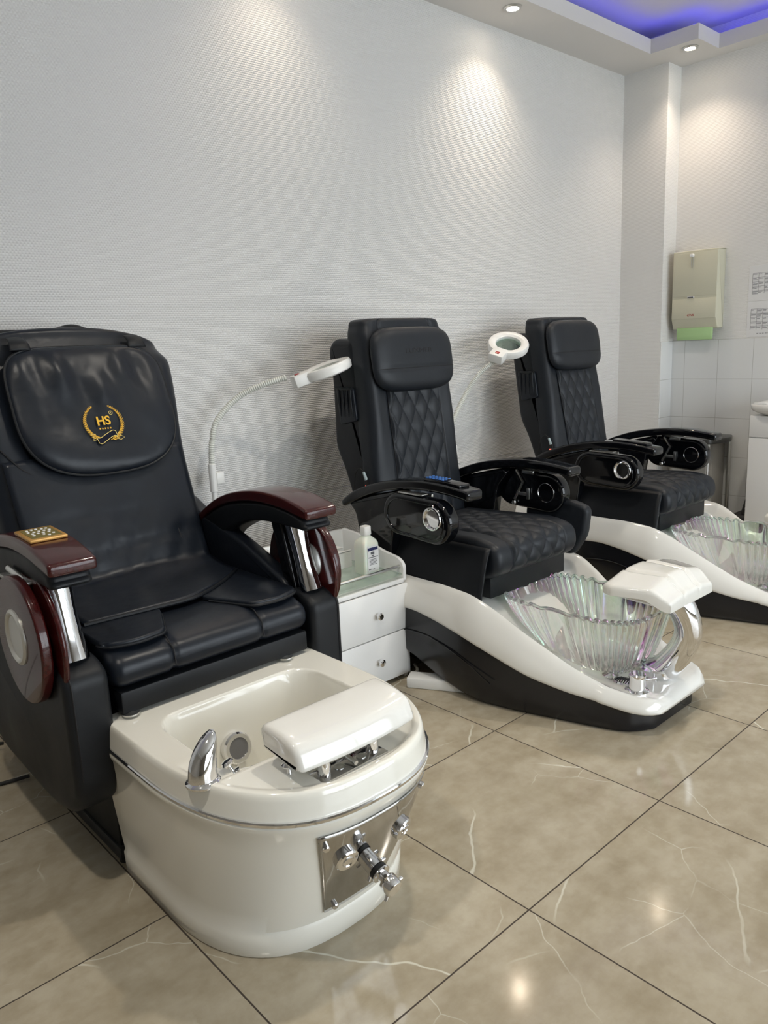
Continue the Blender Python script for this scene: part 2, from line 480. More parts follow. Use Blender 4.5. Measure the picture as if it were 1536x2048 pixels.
# ------------------------------------------------------------------ setting
XR, XP, YP = 4.388, 4.226, -.304
ZC, ZC2 = 2.92, 3.09
def struct(name, mb, m, **kw):
    return mb.build(name, m, kind='structure', **kw)
X0, Y0 = -3.0, -5.6
struct('floor', MB().box(X0-.1, XR+.1, Y0-.1, .1, -.1, 0), M_FLOOR)
struct('wall_back', MB().box(X0-.1, XP, 0, .1, 0, 3.2), M_WALL)
struct('trim_1', MB().box(X0, XP, -.004, 0, 0, .085), M_TILE)                           # skirting tiles
struct('trim_2', MB().box(X0, XP, -.0015, 0, .625, .627), M_CEIL)                        # wallpaper seam
struct('wall_pillar', MB().box(XP, XR+.1, YP, .1, 0, 3.2), M_WALL2)
struct('wall_right', MB().box(XR, XR+.1, Y0-.1, YP, 0, 3.2), M_WALL2)
struct('wall_left', MB().box(X0-.1, X0, Y0-.1, 0, 0, 3.2), M_WALLF)
# tiled dado on the right wall and on the return of the pillar
struct('trim_3', MB().box(XR-.006, XR, Y0, YP, 0, 1.238, .0015, 1), M_TILE)
struct('trim_4', MB().box(XP+.002, XR-.006, YP-.006, YP, 0, 1.238, .0015, 1), M_TILE)
# front wall with the big shop window behind the camera
WX0, WX1, WZ0, WZ1 = -.4, 4.2, .2, 2.4
fw = MB().box(X0-.1, WX0, Y0-.1, Y0, 0, 3.2).box(WX1, XR+.1, Y0-.1, Y0, 0, 3.2).box(WX0, WX1, Y0-.1, Y0, 0, WZ0).box(WX0, WX1, Y0-.1, Y0, WZ1, 3.2)
struct('wall_front', fw, M_WALLF)
wf = MB()
for xx in (WX0, WX0+1.53, WX0+3.07, WX1):
    wf.box(xx-.035, xx+.035, Y0-.08, Y0-.01, WZ0, WZ1)
wf.box(WX0, WX1, Y0-.08, Y0-.01, WZ0-.02, WZ0+.05).box(WX0, WX1, Y0-.08, Y0-.01, WZ1-.05, WZ1+.02)
win = struct('window_1', wf, M_LAMINATE)
MB().box(WX0+.03, WX1-.03, Y0-.05, Y0-.044, WZ0+.04, WZ1-.04).build('window_pane', M_PANE, win)
# ceiling: upper ceiling and the lowered border (soffit) whose edge hides a blue light strip
struct('ceiling', MB().box(X0-.1, XR+.1, Y0-.1, .1, ZC2, ZC2+.06), M_CEIL)
EX, EX2, EY, EJ = 4.0, 4.26, -.304, -.597
border = [(X0, 0), (XR, 0), (XR, Y0), (X0, Y0), (X0, Y0+.45), (EX2, Y0+.45), (EX2, EJ), (EX, EJ), (EX, EY), (X0+.45, EY), (X0+.45, Y0+.45), (X0, Y0+.45)]
sof = MB()
for (a, b, c, d) in ((X0, XR, EY, 0), (EX, XR, EJ, EY), (EX2, XR, Y0, EJ), (X0, EX2, Y0, Y0+.45), (X0, X0+.45, Y0+.45, EY)):
    sof.box(a, b, c, d, ZC, 3.0)
struct('trim_5', sof, M_CEIL)
led = MB()
led.box(X0+.5, EX+.03, EY+.035, EY+.05, 3.0, 3.012).box(EX+.035, EX+.05, EJ+.03, EY+.035, 3.0, 3.012).box(EX+.03, EX2+.03, EJ+.035, EJ+.05, 3.0, 3.012).box(EX2+.035, EX2+.05, Y0+.5, EJ+.035, 3.0, 3.012)
tag(led.build('light_strip', M_LED), 'blue light strip hidden behind the edge of the lowered ceiling border', 'light strip')

def downlight(x, y, label):
    t = thing('ceiling_spotlight', label, 'ceiling light', (x, y, ZC), 'recessed spotlights in the lowered ceiling border')
    MB().lathe([(.046, 0), (.046, -.004), (.040, -.009), (.031, -.009), (.029, -.003)], (0, 0, 0), seg=36, cap=False).build('rim', M_STEEL, t)
    MB().lathe([(.0295, -.004), (.027, -.0065), (.018, -.009), (.006, -.0098)], (0, 0, 0), seg=28).build('lens', M_LAMP, t)
downlight(*SPOTS[0], 'round recessed spotlight in the ceiling border above the long textured wall')
downlight(*SPOTS[1], 'round recessed spotlight in the ceiling corner above the pillar')
downlight(*SPOTS[2], 'round recessed spotlight in the ceiling border above the drawer cabinet')
for px_, py_ in MIDDLE:
    t = thing('ceiling_downlight', 'larger round downlight in the upper middle ceiling', 'ceiling light', (px_, py_, ZC2), 'downlights of the upper middle ceiling')
    MB().lathe([(.095, 0), (.095, -.004), (.082, -.008), (.078, -.003)], (0, 0, 0), seg=40, cap=False).build('rim', M_STEEL, t)
    MB().lathe([(.078, -.002), (.06, -.004), (0, -.005)], (0, 0, 0), seg=32).build('diffuser', M_PANEL, t)

# ------------------------------------------------------------------ left massage chair (mahogany arms), local x about 0.295
XC1 = .295
def massage_chair():
    t = thing('massage_chair', 'worn black leather massage chair with mahogany arm caps and gold emblem on its head pad', 'pedicure chair', (XC1, 0, 0))
    # base box and floor rails
    b = MB().box(-.285, .285, -1.10, -.32, .035, .42, .006)
    base = b.build('base_box', M_LEATHER_DARK, t)
    MB().box(-.292, .292, -1.112, -.30, .012, .05, .006).build('base_rail', M_RUBBER, t)
    for sx in (-.27, .27):
        for yy in (-1.09, -.42):
            MB().cyl((sx, yy, 0), (sx, yy, .02), .018, .016, 16).build('foot', M_RUBBER, t)
    MB().lathe([(.0, 0), (.011, 0), (.011, .003), (.006, .005), (0, .005)], (-.286, -1.02, .21), (-1, 0, 0), 18).build('screw', M_STEEL, base)
    # back: loft along the recline
    def back_ring(s):
        z = .50+.86*s
        yf = -.40-(1.36-z)*.40
        th = .16+.05*(1-s)
        hw = .312+.034*sstep(.5, .9, s)
        top = sstep(.86, 1.0, s)
        hw *= 1-.06*top**2 
        wing = sstep(.25, .75, s)*(1-sstep(.9, 1., s))
        ring = []
        nn = 72
        for j in range(nn):
            u, w2 = superell(1, 1, 3.4)(2*pi*j/nn)
            x = u*hw; yy = yf+th*.5*(1+w2) if w2 > -2 else 0
            fr = max(0, -w2)
            # side wings come forward, the middle is hollow
            yy -= fr*.035*wing*sstep(.55, .95, abs(u))
            yy += fr*(.006*sin(9*x*8+s*3)*sstep(.0, .2, s)*(1-sstep(.5, .7, s))*(1-abs(u)**4))
            yy += fr*.004*sin(s*55+x*11)*(1-sstep(.12, .4, s))
            ring.append((x, yy, z-.02*top*abs(u)**3*2))
        return ring
    rr = [back_ring(i/70) for i in range(71)]
    def shrink(r, k, dz):
        cx = sum(p[0] for p in r)/len(r); cy = sum(p[1] for p in r)/len(r)
        return [(cx+(p[0]-cx)*k, cy+(p[1]-cy)*k, p[2]+dz) for p in r]
    last = rr[-1]
    rr += [shrink(last, .985, .008), shrink(last, .94, .016), shrink(last, .85, .021), shrink(last, .6, .024)]
    back = MB().rings(rr).build('backrest', M_LEATHER, t, ang=60)
    def bp(x, z, off=0):                       # point on the front of the back
        nv = V(0, -.93, .37)
        return V(x, -.40-(1.36-z)*.40, z)+nv*off
    # seams
    sm = MB()
    for sgn in (-1, 1):
        sm.tube(spline([bp(sgn*.283, 1.05, .006), bp(sgn*.235, .98, .010), bp(sgn*.19, .93, .008), bp(sgn*.185, .8, .006), bp(sgn*.2, .62, .006)], 8), .0026, 6)
        sm.build('back_piping', M_SEAM, back); sm = MB()
    # head pad: wide at the top, U-shaped below, with folds
    Uo, Wo, No = V(1, 0, 0), V(0, .37, .93).normalized(), V(0, -.93, .37).normalized()
    cz = 1.125
    def outl(tt):
        u, w2 = superell(.245, .205, 5.0 if tt < pi else 2.7)(tt)
        return u, w2
    def folds(u, w2, r):
        k = sstep(-.12, .16, w2)*(1-r**4)
        return .0075*k*(sin(u*62+w2*13)+.6*sin(u*37-w2*19+1))+.004*(1-r**6)*sin(w2*20+u*9)
    padO = bp(.025, cz-.008, .035)
    pad = MB().pad(padO, Uo, Wo, No, outl, .024, .02, 26, 120, 7, 1.8, folds).build('head_pad', M_LEATHER, t, ang=70)
    MB().tube([padO+Uo*outl(2*pi*j/90)[0]*1.005+Wo*outl(2*pi*j/90)[1]*1.005 for j in range(91)], .0046, 8).build('pad_piping', M_LEATHER_DARK, pad)
    for sgn in (-1, 1):
        xs = .025+sgn*.182
        MB().sheet(lambda u, v: bp(xs+(u-.5)*.062*(1-.25*v), 1.300+.048*v, .040-.026*v+.010*sin(pi*v)+.004*sin(pi*u)), 8, 8).build('pad_strap', M_LEATHER_DARK, pad, ang=80, solid=.003)
    # fabric fold over the top edge
    MB().tube(spline([(-.28, -.29, 1.335), (-.2, -.27, 1.362), (0, -.26, 1.366), (.08, -.26, 1.380), (.13, -.27, 1.366), (.25, -.29, 1.335)], 8), .022, 12, flat=.7).build('top_fold', M_LEATHER_DARK, back)
    # emblem printed on the pad
    eO = bp(.020, 1.066, .0635)
    m = basis(eO, Uo, Wo) @ Matrix.Scale(.84, 4)
    E = MB()
    def w(pt, z=0): return m @ V(pt[0], pt[1], z)
    def strip(mb, pts, wd):
        pts = [Vector((a, b)) for a, b in pts]; vs = []
        for i, p in enumerate(pts):
            tg = (pts[min(i+1, len(pts)-1)]-pts[max(i-1, 0)]).normalized(); nn = Vector((-tg.y, tg.x))*wd/2
            vs += [w(p+nn, .0006), w(p-nn, .0006)]
        mb.add(vs, [(2*i, 2*i+1, 2*i+3, 2*i+2) for i in range(len(pts)-1)])
    R = .068
    for sgn in (-1, 1):
        stem = [(sgn*R*sin(a), -R*cos(a)+.004) for a in [radians(8+k*6.4) for k in range(24)]]
        strip(E, stem, .0016)
        for k in range(1, 23):
            c = Vector(stem[k]); tg = (Vector(stem[min(k+1, 23)])-Vector(stem[k-1])).normalized(); nn = Vector((-tg.y, tg.x))
            ln = .0165*(1-.5*k/23)
            for q in (-1, 1):
                d = (tg*.82+nn*q*.57).normalized(); e = Vector((-d.y, d.x))
                E.add([w(c, .0007), w(c+d*ln*.5+e*ln*.13, .0007), w(c+d*ln, .0007), w(c+d*ln*.5-e*ln*.13, .0007)], [(0, 1, 2, 3)])
    vs, fs = text_mesh('HS', .046, m @ Matrix.Translation((0, .008, .0006)) @ Matrix.Rotation(radians(0), 4, 'Z'), .0003, .0012, .95); E.add(vs, fs)
    for k in range(5):
        cx = (k-2)*.0098; pts = []
        for a in range(10):
            q = .0042 if a % 2 == 0 else .0018; pts.append(w((cx+q*sin(a*pi/5), -.020+q*cos(a*pi/5)), .0008))
        E.add(pts, [tuple(range(10))])
    E.build('emblem_wreath', M_YELLOW, pad, recalc=False)
    E2 = MB()
    ribT = sp2([(-.040, -.052), (-.028, -.054), (-.012, -.046), (.008, -.036), (.024, -.030), (.034, -.033)], 8, False)
    ribB = sp2([(-.036, -.073), (-.026, -.076), (-.010, -.068), (.010, -.057), (.026, -.050), (.038, -.053)], 8, False)
    F = MB(); nb = len(ribT)
    F.add([w(p, .0010) for p in ribT]+[w(p, .0010) for p in ribB], [(i, nb+i, nb+i+1, i+1) for i in range(nb-1)])
    strip(E2, ribT, .0018); strip(E2, ribB, .0018); strip(E2, [ribT[0], ribB[0]], .0018); strip(E2, [ribT[-1], ribB[-1]], .0018)
    strip(E2, [(-.040, -.038), (-.060, -.038), (-.050, -.047), (-.054, -.062), (-.040, -.058)], .0017)
    strip(E2, [(.038, -.046), (.050, -.036), (.048, -.050), (.062, -.060), (.046, -.068), (.036, -.062), (.033, -.052)], .0017)
    E2.xf(Matrix.Translation(No*.0006))
    E2.build('emblem_ribbon', M_PALEYELLOW, pad, recalc=False); E2 = MB()
    ring = [(.034+.0068*cos(a*pi/9), .037+.0068*sin(a*pi/9)) for a in range(19)]; strip(E2, ring, .0014)
    vs, fs = text_mesh('R', .009, m @ Matrix.Translation((.034, .037, .0006)), .0002); E2.add(vs, fs)
    E2.xf(Matrix.Translation(No*.0006))
    E2.build('registered_mark', M_PALEYELLOW, pad, recalc=False)
    F.build('emblem_ribbon_field', M_NAVYPRINT, pad, recalc=False)
    # seat cushion with rolled front
    prof = roundpoly([(-.62, .50), (-.62, .595), (-1.13, .605), (-1.205, .575), (-1.205, .515), (-1.13, .495)], [.02, .02, .06, .045, .04, .03], 6)
    prof = dense(prof, .02)
    def groove(a, p, q, s):
        d = min(abs(abs(a)-.13), .05); return -.006*math.exp(-(d/.008)**2)
    seat = MB().slab(prof, -.287, .287, .03, 'x', 5, 70, groove).build('seat', M_LEATHER, t, ang=60)
    ss = MB()
    for sgn in (-1, 1):
        for dx in (0,):
            ss.tube([(sgn*.13+dx, -.80, .6015), (sgn*.13+dx, -1.1, .6035), (sgn*.13+dx, -1.165, .594), (sgn*.13+dx, -1.2, .57), (sgn*.13+dx, -1.206, .53)], .0018, 5)
        ss.build('seat_seam', M_SEAM, seat); ss = MB()
    # side flaps lying on the seat
    for sgn in (-1, 1):
        pts = roundpoly([(sgn*.288, -.60), (sgn*.288, -1.15), (sgn*.215, -1.18), (sgn*.13, -1.165), (sgn*.06, -1.0), (sgn*.05, -.60)], [.01, .03, .06, .02, .05, .01], 5)
        fl = MB().slab(pts, .600, .617, .006, 'z', 3).build('seat_flap', M_LEATHER, t, ang=60)
        MB().tube([(a, b, .605) for a, b in pts[6:26]], .0042, 7).build('flap_piping', M_LEATHER_DARK, fl)
    # back cover running down onto the seat
    def drape(u, v):
        x = (u-.5)*2
        edge = -1.01+.16*max(0, x-.1)**1.5+.02*abs(x)
        hw = .262+.016*(1-v)
        if v < .55:
            k = v/.55; z = 1.0-(1.0-.645)*k; p = bp(x*hw, z, .010-.008*abs(x)**6+.0035*sin(x*9+k*4+.6)*sstep(.1, .5, k)*(1-sstep(.8, 1, k))
                   -.004*math.exp(-((k-.52-.03*x)/.022)**2)*sstep(.8, .1, abs(x+.1))-.0045*math.exp(-((k-.80+.05*x)/.03)**2)+.0028*sin(x*23+k*17)*sstep(.45, .9, k))
            return p
        k = (v-.55)/.45
        p0 = bp(x*hw, .645, .012); yy = p0.y+(edge-p0.y)*k
        z = .645-(.645-.630)*sstep(0, .45, k)+.004*sin(k*9+x*4)*(1-k)-.006*k
        return V(x*hw*(1+.02*k), yy, z)
    dr = MB().sheet(drape, 30, 44).build('back_cover', M_LEATHER, t, ang=80, solid=.006)
    MB().tube([drape(i/30, 1)+V(0, -.003, -.004) for i in range(31)], .006, 8).build('cover_hem', M_LEATHER_DARK, dr)
    # apron under the seat
    MB().box(-.276, .276, -1.20, -1.08, .445, .502, .006).build('apron', M_LEATHER_DARK, t)
    for sx in (-.255, .20):
        pp = MB().lathe([(.0, 0), (.022, 0), (.022, .004), (.010, .005), (.004, .007), (.004, .022), (0, .022)], (sx, -1.195, .4425), seg=20)
        pp.build('support_pin', M_STEEL, t)
    # arms
    def arm(sgn):
        def X(a): return sgn*a
        def slabx(mb, prof, a, b, r, **k):
            return mb.slab(prof, min(X(a), X(b)), max(X(a), X(b)), r, 'x', **k)
        # lower padded side panel with rounded foot
        pr = roundpoly([(-.42, .60), (-1.14, .60), (-1.205, .575), (-1.205, .28), (-1.15, .215), (-1.02, .185), (-.60, .20), (-.42, .30)], [.03, .05, .05, .07, .06, .1, .1, .05], 6)
        sp = slabx(MB(), pr, .297, .405, .022, nseg=5).build('arm_side_panel', M_LEATHER_DARK, t, ang=60)
        MB().tube([(X(.388), p, q) for p, q in pr[6:22]], .0022, 6).build('panel_seam', M_SEAM, sp)
        # gusset from the back to the panel
        pr = sp2([(-.42, .56), (-.44, .80), (-.60, .765), (-.72, .738), (-.85, .700), (-.98, .652), (-1.07, .61), (-1.05, .56), (-.7, .55)], 6)
        slabx(MB(), pr, .298, .352, .015).build('arm_gusset', M_LEATHER, t, ang=60)
        # padded arch under the wooden cap
        top = [(-.56, .70), (-.62, .755), (-.70, .795), (-.80, .826), (-.95, .842), (-1.07, .838), (-1.17, .818), (-1.185, .80)]
        bot = [(-1.165, .782), (-1.07, .786), (-.98, .784), (-.90, .772), (-.82, .745), (-.74, .705), (-.69, .655), (-.62, .61)]
        bot = bot[::-1]
        T_ = [(p.x, p.y) for p in spline([(a, b, 0) for a, b in top], 5)]; B_ = [(p.x, p.y) for p in spline([(a, b, 0) for a, b in bot], 5)]
        MB().band(T_, B_, min(X(.300), X(.398)), max(X(.300), X(.398)), .018).build('arm_pad', M_LEATHER_DARK, t, ang=60)
        # mahogany cap
        ct = [(-.575, .745), (-.64, .785), (-.72, .826), (-.82, .857), (-.95, .876), (-1.07, .874), (-1.16, .859), (-1.20, .848)]
        cb = [(-1.20, .818), (-1.16, .824), (-1.07, .838), (-.95, .842), (-.82, .826), (-.72, .797), (-.64, .758), (-.59, .72)]
        T_ = [(p.x, p.y) for p in spline([(a, b, 0) for a, b in ct], 5)]; B_ = [(p.x, p.y) for p in spline([(a, b, 0) for a, b in cb[::-1]], 5)]
        cap = MB().band(T_, B_, min(X(.294), X(.404)), max(X(.294), X(.404)), .008).build('arm_cap', M_WOOD, t, ang=50, label='glossy mahogany arm cap')
        # chrome post, waisted, on a black back plate
        p0, p1 = V(X(.348), -1.135, .592), V(X(.348), -1.075, .795)
        path = [p0.lerp(p1, k/10) for k in range(11)]
        MB().tube(path, lambda q: .041-.007*sin(pi*q), 30, flat=.82).build('arm_post', M_CHROME, t, label='waisted chrome arm post')
        pr = roundpoly([(-1.11, .59), (-1.05, .795), (-1.0, .795), (-1.055, .59)], .01)
        slabx(MB(), pr, .312, .384, .006).build('post_plate', M_BLACK, t)
        # mahogany side tray discs with silver speakers
        def disc(name, x0, x1, cy, cz, r):
            return MB().slab([(cy+r*cos(a*pi/32), cz+r*sin(a*pi/32)) for a in range(64)], min(X(x0), X(x1)), max(X(x0), X(x1)), .006, 'x', 3).build(name, M_WOOD, t, ang=50, label='mahogany disc on the arm side')
        d1 = disc('arm_disc', .408, .434, -1.022, .638, .156)
        d2 = disc('arm_disc', .384, .397, -1.040, .632, .168)
        MB().lathe([(.068, 0), (.068, .004), (.061, .008), (.054, .005), (.052, .002), (0, .003)], (X(.4335), -1.018, .645), (sgn, 0, 0), 40).build('speaker', M_SILVER, d1)
        MB().lathe([(.054, 0), (.054, .003), (.046, .006), (.03, .010), (0, .012)], (X(.3845), -1.090, .665), (-sgn, 0, 0), 36).build('speaker', M_SILVER, d2)
        MB().cyl((X(.408), -1.05, .785), (X(.408), -.94, .795), .008, .008, 14).build('tray_hinge', M_STEEL, t)
        MB().box(min(X(.39), X(.43)), max(X(.39), X(.43)), -1.07, -.93, .776, .785, .002).build('hinge_bracket', M_STEEL, t)
        return cap
    capL = arm(-1); arm(1)
    # remote pad on the left arm cap
    tilt = Matrix.Translation((-.350, -1.025, .8785)) @ Matrix.Scale(1, 4) @ Matrix.Rotation(radians(3), 4, 'X')
    MB().box(-.043, .043, -.055, .055, -.002, .006, .002).xf(tilt).build('remote_frame', M_GOLD, capL)
    rp = MB().box(-.034, .034, -.045, .045, .0055, .0068).xf(tilt).build('remote_panel', M_OLIVE, capL)
    bt = MB()
    for (a, b) in [(-.022, .03), (-.01, .034), (0, .034), (.012, .03), (.022, .03), (-.024, .014), (-.012, .01), (0, .012), (.012, .012), (.024, .012), (-.02, -.004), (-.008, -.006), (.004, -.006), (.018, -.004), (0, -.022), (-.022, -.02), (.022, -.022), (.008, -.034)]:
        bt.lathe([(.0038, 0), (.0032, .0016), (0, .0018)], (a, b, .0068), seg=10)
    bt.xf(tilt).build('remote_buttons', M_PAPER, rp)
massage_chair()

# ------------------------------------------------------------------ foot tub in front of the left chair
XT = .29
def foot_tub():
    t = thing('foot_tub', 'ivory acrylic foot bath with chrome rim line in front of the mahogany-armed chair', 'foot bath', (XT, 0, 0))
    YB = -1.14
    def outline(a, y0, b, n, na=160):
        pts = []
        for k in range(na+1):
            th = pi*k/na; c, s = cos(th), sin(th)
            pts.append((-a*math.copysign(abs(c)**(2/n), c), y0-b*abs(s)**(2/n)))
        m = 24
        left = [(-a, YB+(y0-YB)*k/m) for k in range(m)]; right = [(a, y0+(YB-y0)*(k+1)/m) for k in range(m)]
        bk = [(a-2*a*(k+1)/30, YB) for k in range(29)]
        return left+pts+right+bk
    prm = [(0.0, .283, -1.36, .335), (.004, .286, -1.36, .339), (.058, .288, -1.36, .345), (.066, .284, -1.36, .342), (.12, .290, -1.36, .362), (.2, .298, -1.36, .392), (.3, .307, -1.36, .428), (.345, .311, -1.36, .444), (.356, .316, -1.36, .452), (.366, .317, -1.36, .454), (.372, .313, -1.36, .449)]
    body = MB().rings([[(x, y, z) for x, y in outline(a, y0, b, 2.55)] for z, a, y0, b in prm], True, False).build('tub_body', M_IVORY, t, ang=40)
    MB().rings([[(x, y, z) for x, y in outline(a, -1.36, b, 2.55)] for z, a, b in [(.371, .310, .446), (.371, .317, .455), (.378, .319, .457), (.381, .317, .455), (.381, .310, .446)]], False, False).build('chrome_rim_line', M_CHROME, t)
    # top: rim, ledge, basin
    A, B, Y_0 = .314, .449, -1.36
    def sdbox(x, y, cx, cy, hx, hy, r):
        qx, qy = abs(x-cx)-hx+r, abs(y-cy)-hy+r
        return min(max(qx, qy), 0)+sqrt(max(qx, 0)**2+max(qy, 0)**2)-r
    def ztop(x, y, s):
        z = .436
        z -= .007*sstep(.94, .90, s)*sstep(-1.48, -1.54, y)                        # ledge behind the front rim
        z += .005*sstep(.006, -.006, sdbox(x, y, -.19, -1.70, .085, .10, .03))*sstep(.94, .90, s)  # raised platform left
        sd = sdbox(x, y, -.006, -1.425, .212, .160, .07)
        z -= .30*sstep(.012, -.062, sd)**.8
        rr = sqrt((x+.235)**2+(y+1.555)**2)
        return z
    ol = outline(A, Y_0, B, 2.55); cx, cy = 0, -1.44
    rings = []
    for z, k in ((.381, 1.0), (.420, .985), (.430, .978), (.4345, .968)):
        rings.append([(cx+(x-cx)*k, cy+(y-cy)*k, z) for x, y in ol])
    nr = 120
    for i in range(1, nr):
        k = .968*(1-i/nr)+.002
        rings.append([(cx+(x-cx)*k, cy+(y-cy)*k, ztop(cx+(x-cx)*k, cy+(y-cy)*k, k)) for x, y in ol])
    top = MB().rings(rings, False, True).build('tub_basin', M_IVORY, t, ang=50)
    # drain/jet in the back wall of the basin
    jn = V(0, -.97, .25).normalized(); jo = V(-.03, -1.296, .30)
    MB().lathe([(.040, -.01), (.040, .006), (.036, .011), (.027, .011), (.025, .007)], jo, jn, 36, cap=False).build('jet_ring', M_CHROME, t)
    MB().lathe([(.026, .004), (.026, .0085), (.0, .009)], jo, jn, 28).build('jet_grille', M_GRILLE, t)
    MB().lathe([(.012, 0), (.012, .012), (.0, .014)], jo+V(0, 0, -.043)+jn*.006, jn, 16).build('jet_nozzle', M_CHROME, t)
    # tap
    tp = V(-.272, -1.575, .4285)
    MB().lathe([(.036, 0), (.036, .004), (.031, .009), (.026, .010)], tp, seg=36).build('tap_flange', M_CHROME, t)
    rings = []
    for k in range(24):
        q = k/23; z = .008+.088*q
        rx = .031*(1-.10*q)*sqrt(max(0.01, 1-max(0, (q-.30)/.71)**2)); ry = .027*sqrt(max(.02, 1-max(0, (q-.6)/.42)**2))*(1-.25*q)
        lean = .036*q**2.2
        rings.append([(tp.x+lean+rx*cos(2*pi*j/28), tp.y+lean*.4+ry*sin(2*pi*j/28), tp.z+z) for j in range(28)])
    MB().rings(rings).build('tap_lever', M_CHROME, t)
    for kx, ky, kz, tl in ((-.205, -1.583, .424, V(-.35, .35, .87)), (-.135, -1.684, .4285, V(0, 0, 1))):
        MB().lathe([(.015, 0), (.015, .003), (.006, .005), (.0045, .014), (.0045, .018), (.013, .021), (.015, .025), (.011, .030), (0, .032)], (kx, ky, kz), tl, 24).build('push_knob', M_CHROME, t)
    # footrest on two posts and a chrome plate
    MB().box(-.112, .066, -1.767, -1.715, .427, .4335, .002).build('footrest_plate', M_MIRROR, t)
    for sx in (-.088, .042):
        MB().cyl((sx, -1.741, .43), (sx, -1.741, .50), .014, .014, 24).build('footrest_post', M_CHROME, t)
    MB().cyl((-.023, -1.73, .446), (-.023, -1.765, .441), .005, .005, 14).build('locking_pin', M_STEEL, t)
    for sx in (-.05, .01):
        MB().lathe([(.011, 0), (.011, .002), (.007, .003), (.004, .001)], (sx, -1.742, .4335), seg=18).build('bolt', M_STEEL, t)
    def prest(u, v):
        pass
    pr = roundpoly([(-1.628, .476), (-1.618, .520), (-1.632, .534), (-1.70, .530), (-1.742, .518), (-1.760, .470), (-1.738, .466)], [.008, .012, .012, .03, .03, .01, .006], 5)
    rs = MB().slab(pr, -.160, .160, .014, 'x', 4, 24)
    rs.v = [(x, y-.012*(1-(x/.16)**2)*sstep(-1.62, -1.75, y)-.0, z+.012*(x/.16)**2*0) for x, y, z in rs.v]
    rs.build('footrest', M_WHITE, t, ang=50)
    # steel panel on the front with knobs and valve
    def front(x, z, off=0.):
        a = lerp_tab([(q[0], q[1]) for q in prm], z); b = lerp_tab([(q[0], q[3]) for q in prm], z)
        k = max(0, 1-abs(x/a)**2.55)**(1/2.55)
        return V(x, -1.36-b*k-off, z)
    def fnorm(x, z):
        e = .003; a = front(x+e, z)-front(x-e, z); b = front(x, z+e)-front(x, z-e)
        n = a.cross(b).normalized(); return n if n.y < 0 else -n
    def panel(u, v):
        z = .092+(.334-.092)*v
        xl = -.088-(.142-.088)*v; xr = .062+(.178-.062)*v
        x = xl+(xr-xl)*u
        return front(x, z)+fnorm(x, z)*.004
    pn = MB().sheet(panel, 28, 20).build('steel_panel', M_MIRROR, t, ang=80, solid=.002)
    def knob(name, x, z, prof, parent=t, m=M_CHROME):
        return MB().lathe(prof, front(x, z)+fnorm(x, z)*.004, fnorm(x, z), 32).build(name, m, parent)
    for x, z in ((-.123, .305), (-.068, .108), (.150, .318), (.058, .12)):
        knob('panel_screw', x, z, [(.008, 0), (.008, .008), (.006, .010), (0, .010)])
    for x, z in ((-.070, .250), (.098, .232)):
        knob('air_knob', x, z, [(.027, 0), (.027, .010), (.024, .013), (.014, .013), (.013, .015), (.011, .013), (0, .013)])
    vx, vz = .012, .186
    nv = fnorm(vx, vz); o = front(vx, vz)+nv*.004
    vb = MB().lathe([(.020, 0), (.020, .022), (.017, .024), (.017, .034), (.022, .035), (.022, .039), (.014, .041), (.014, .052), (.019, .054), (.021, .058), (.021, .080), (.019, .083), (0, .083)], o, nv, 32).build('mixer_valve', M_CHROME, t)
    up = V(0, 0, 1)
    for d in (.012, .069):
        vl = MB()
        for q in range(3):
            dirv = (up*cos(q*2*pi/3+.5)+nv.cross(up)*sin(q*2*pi/3+.5))
            vl.cyl(o+nv*d+dirv*.0, o+nv*d+dirv*.034, .005, .0045, 12)
        vl.build('valve_lever', M_CHROME, vb)
    MB().lathe([(.0205, .024), (.0205, .033)], o, nv, 32).build('valve_collar', M_RUBBER, vb)
foot_tub()

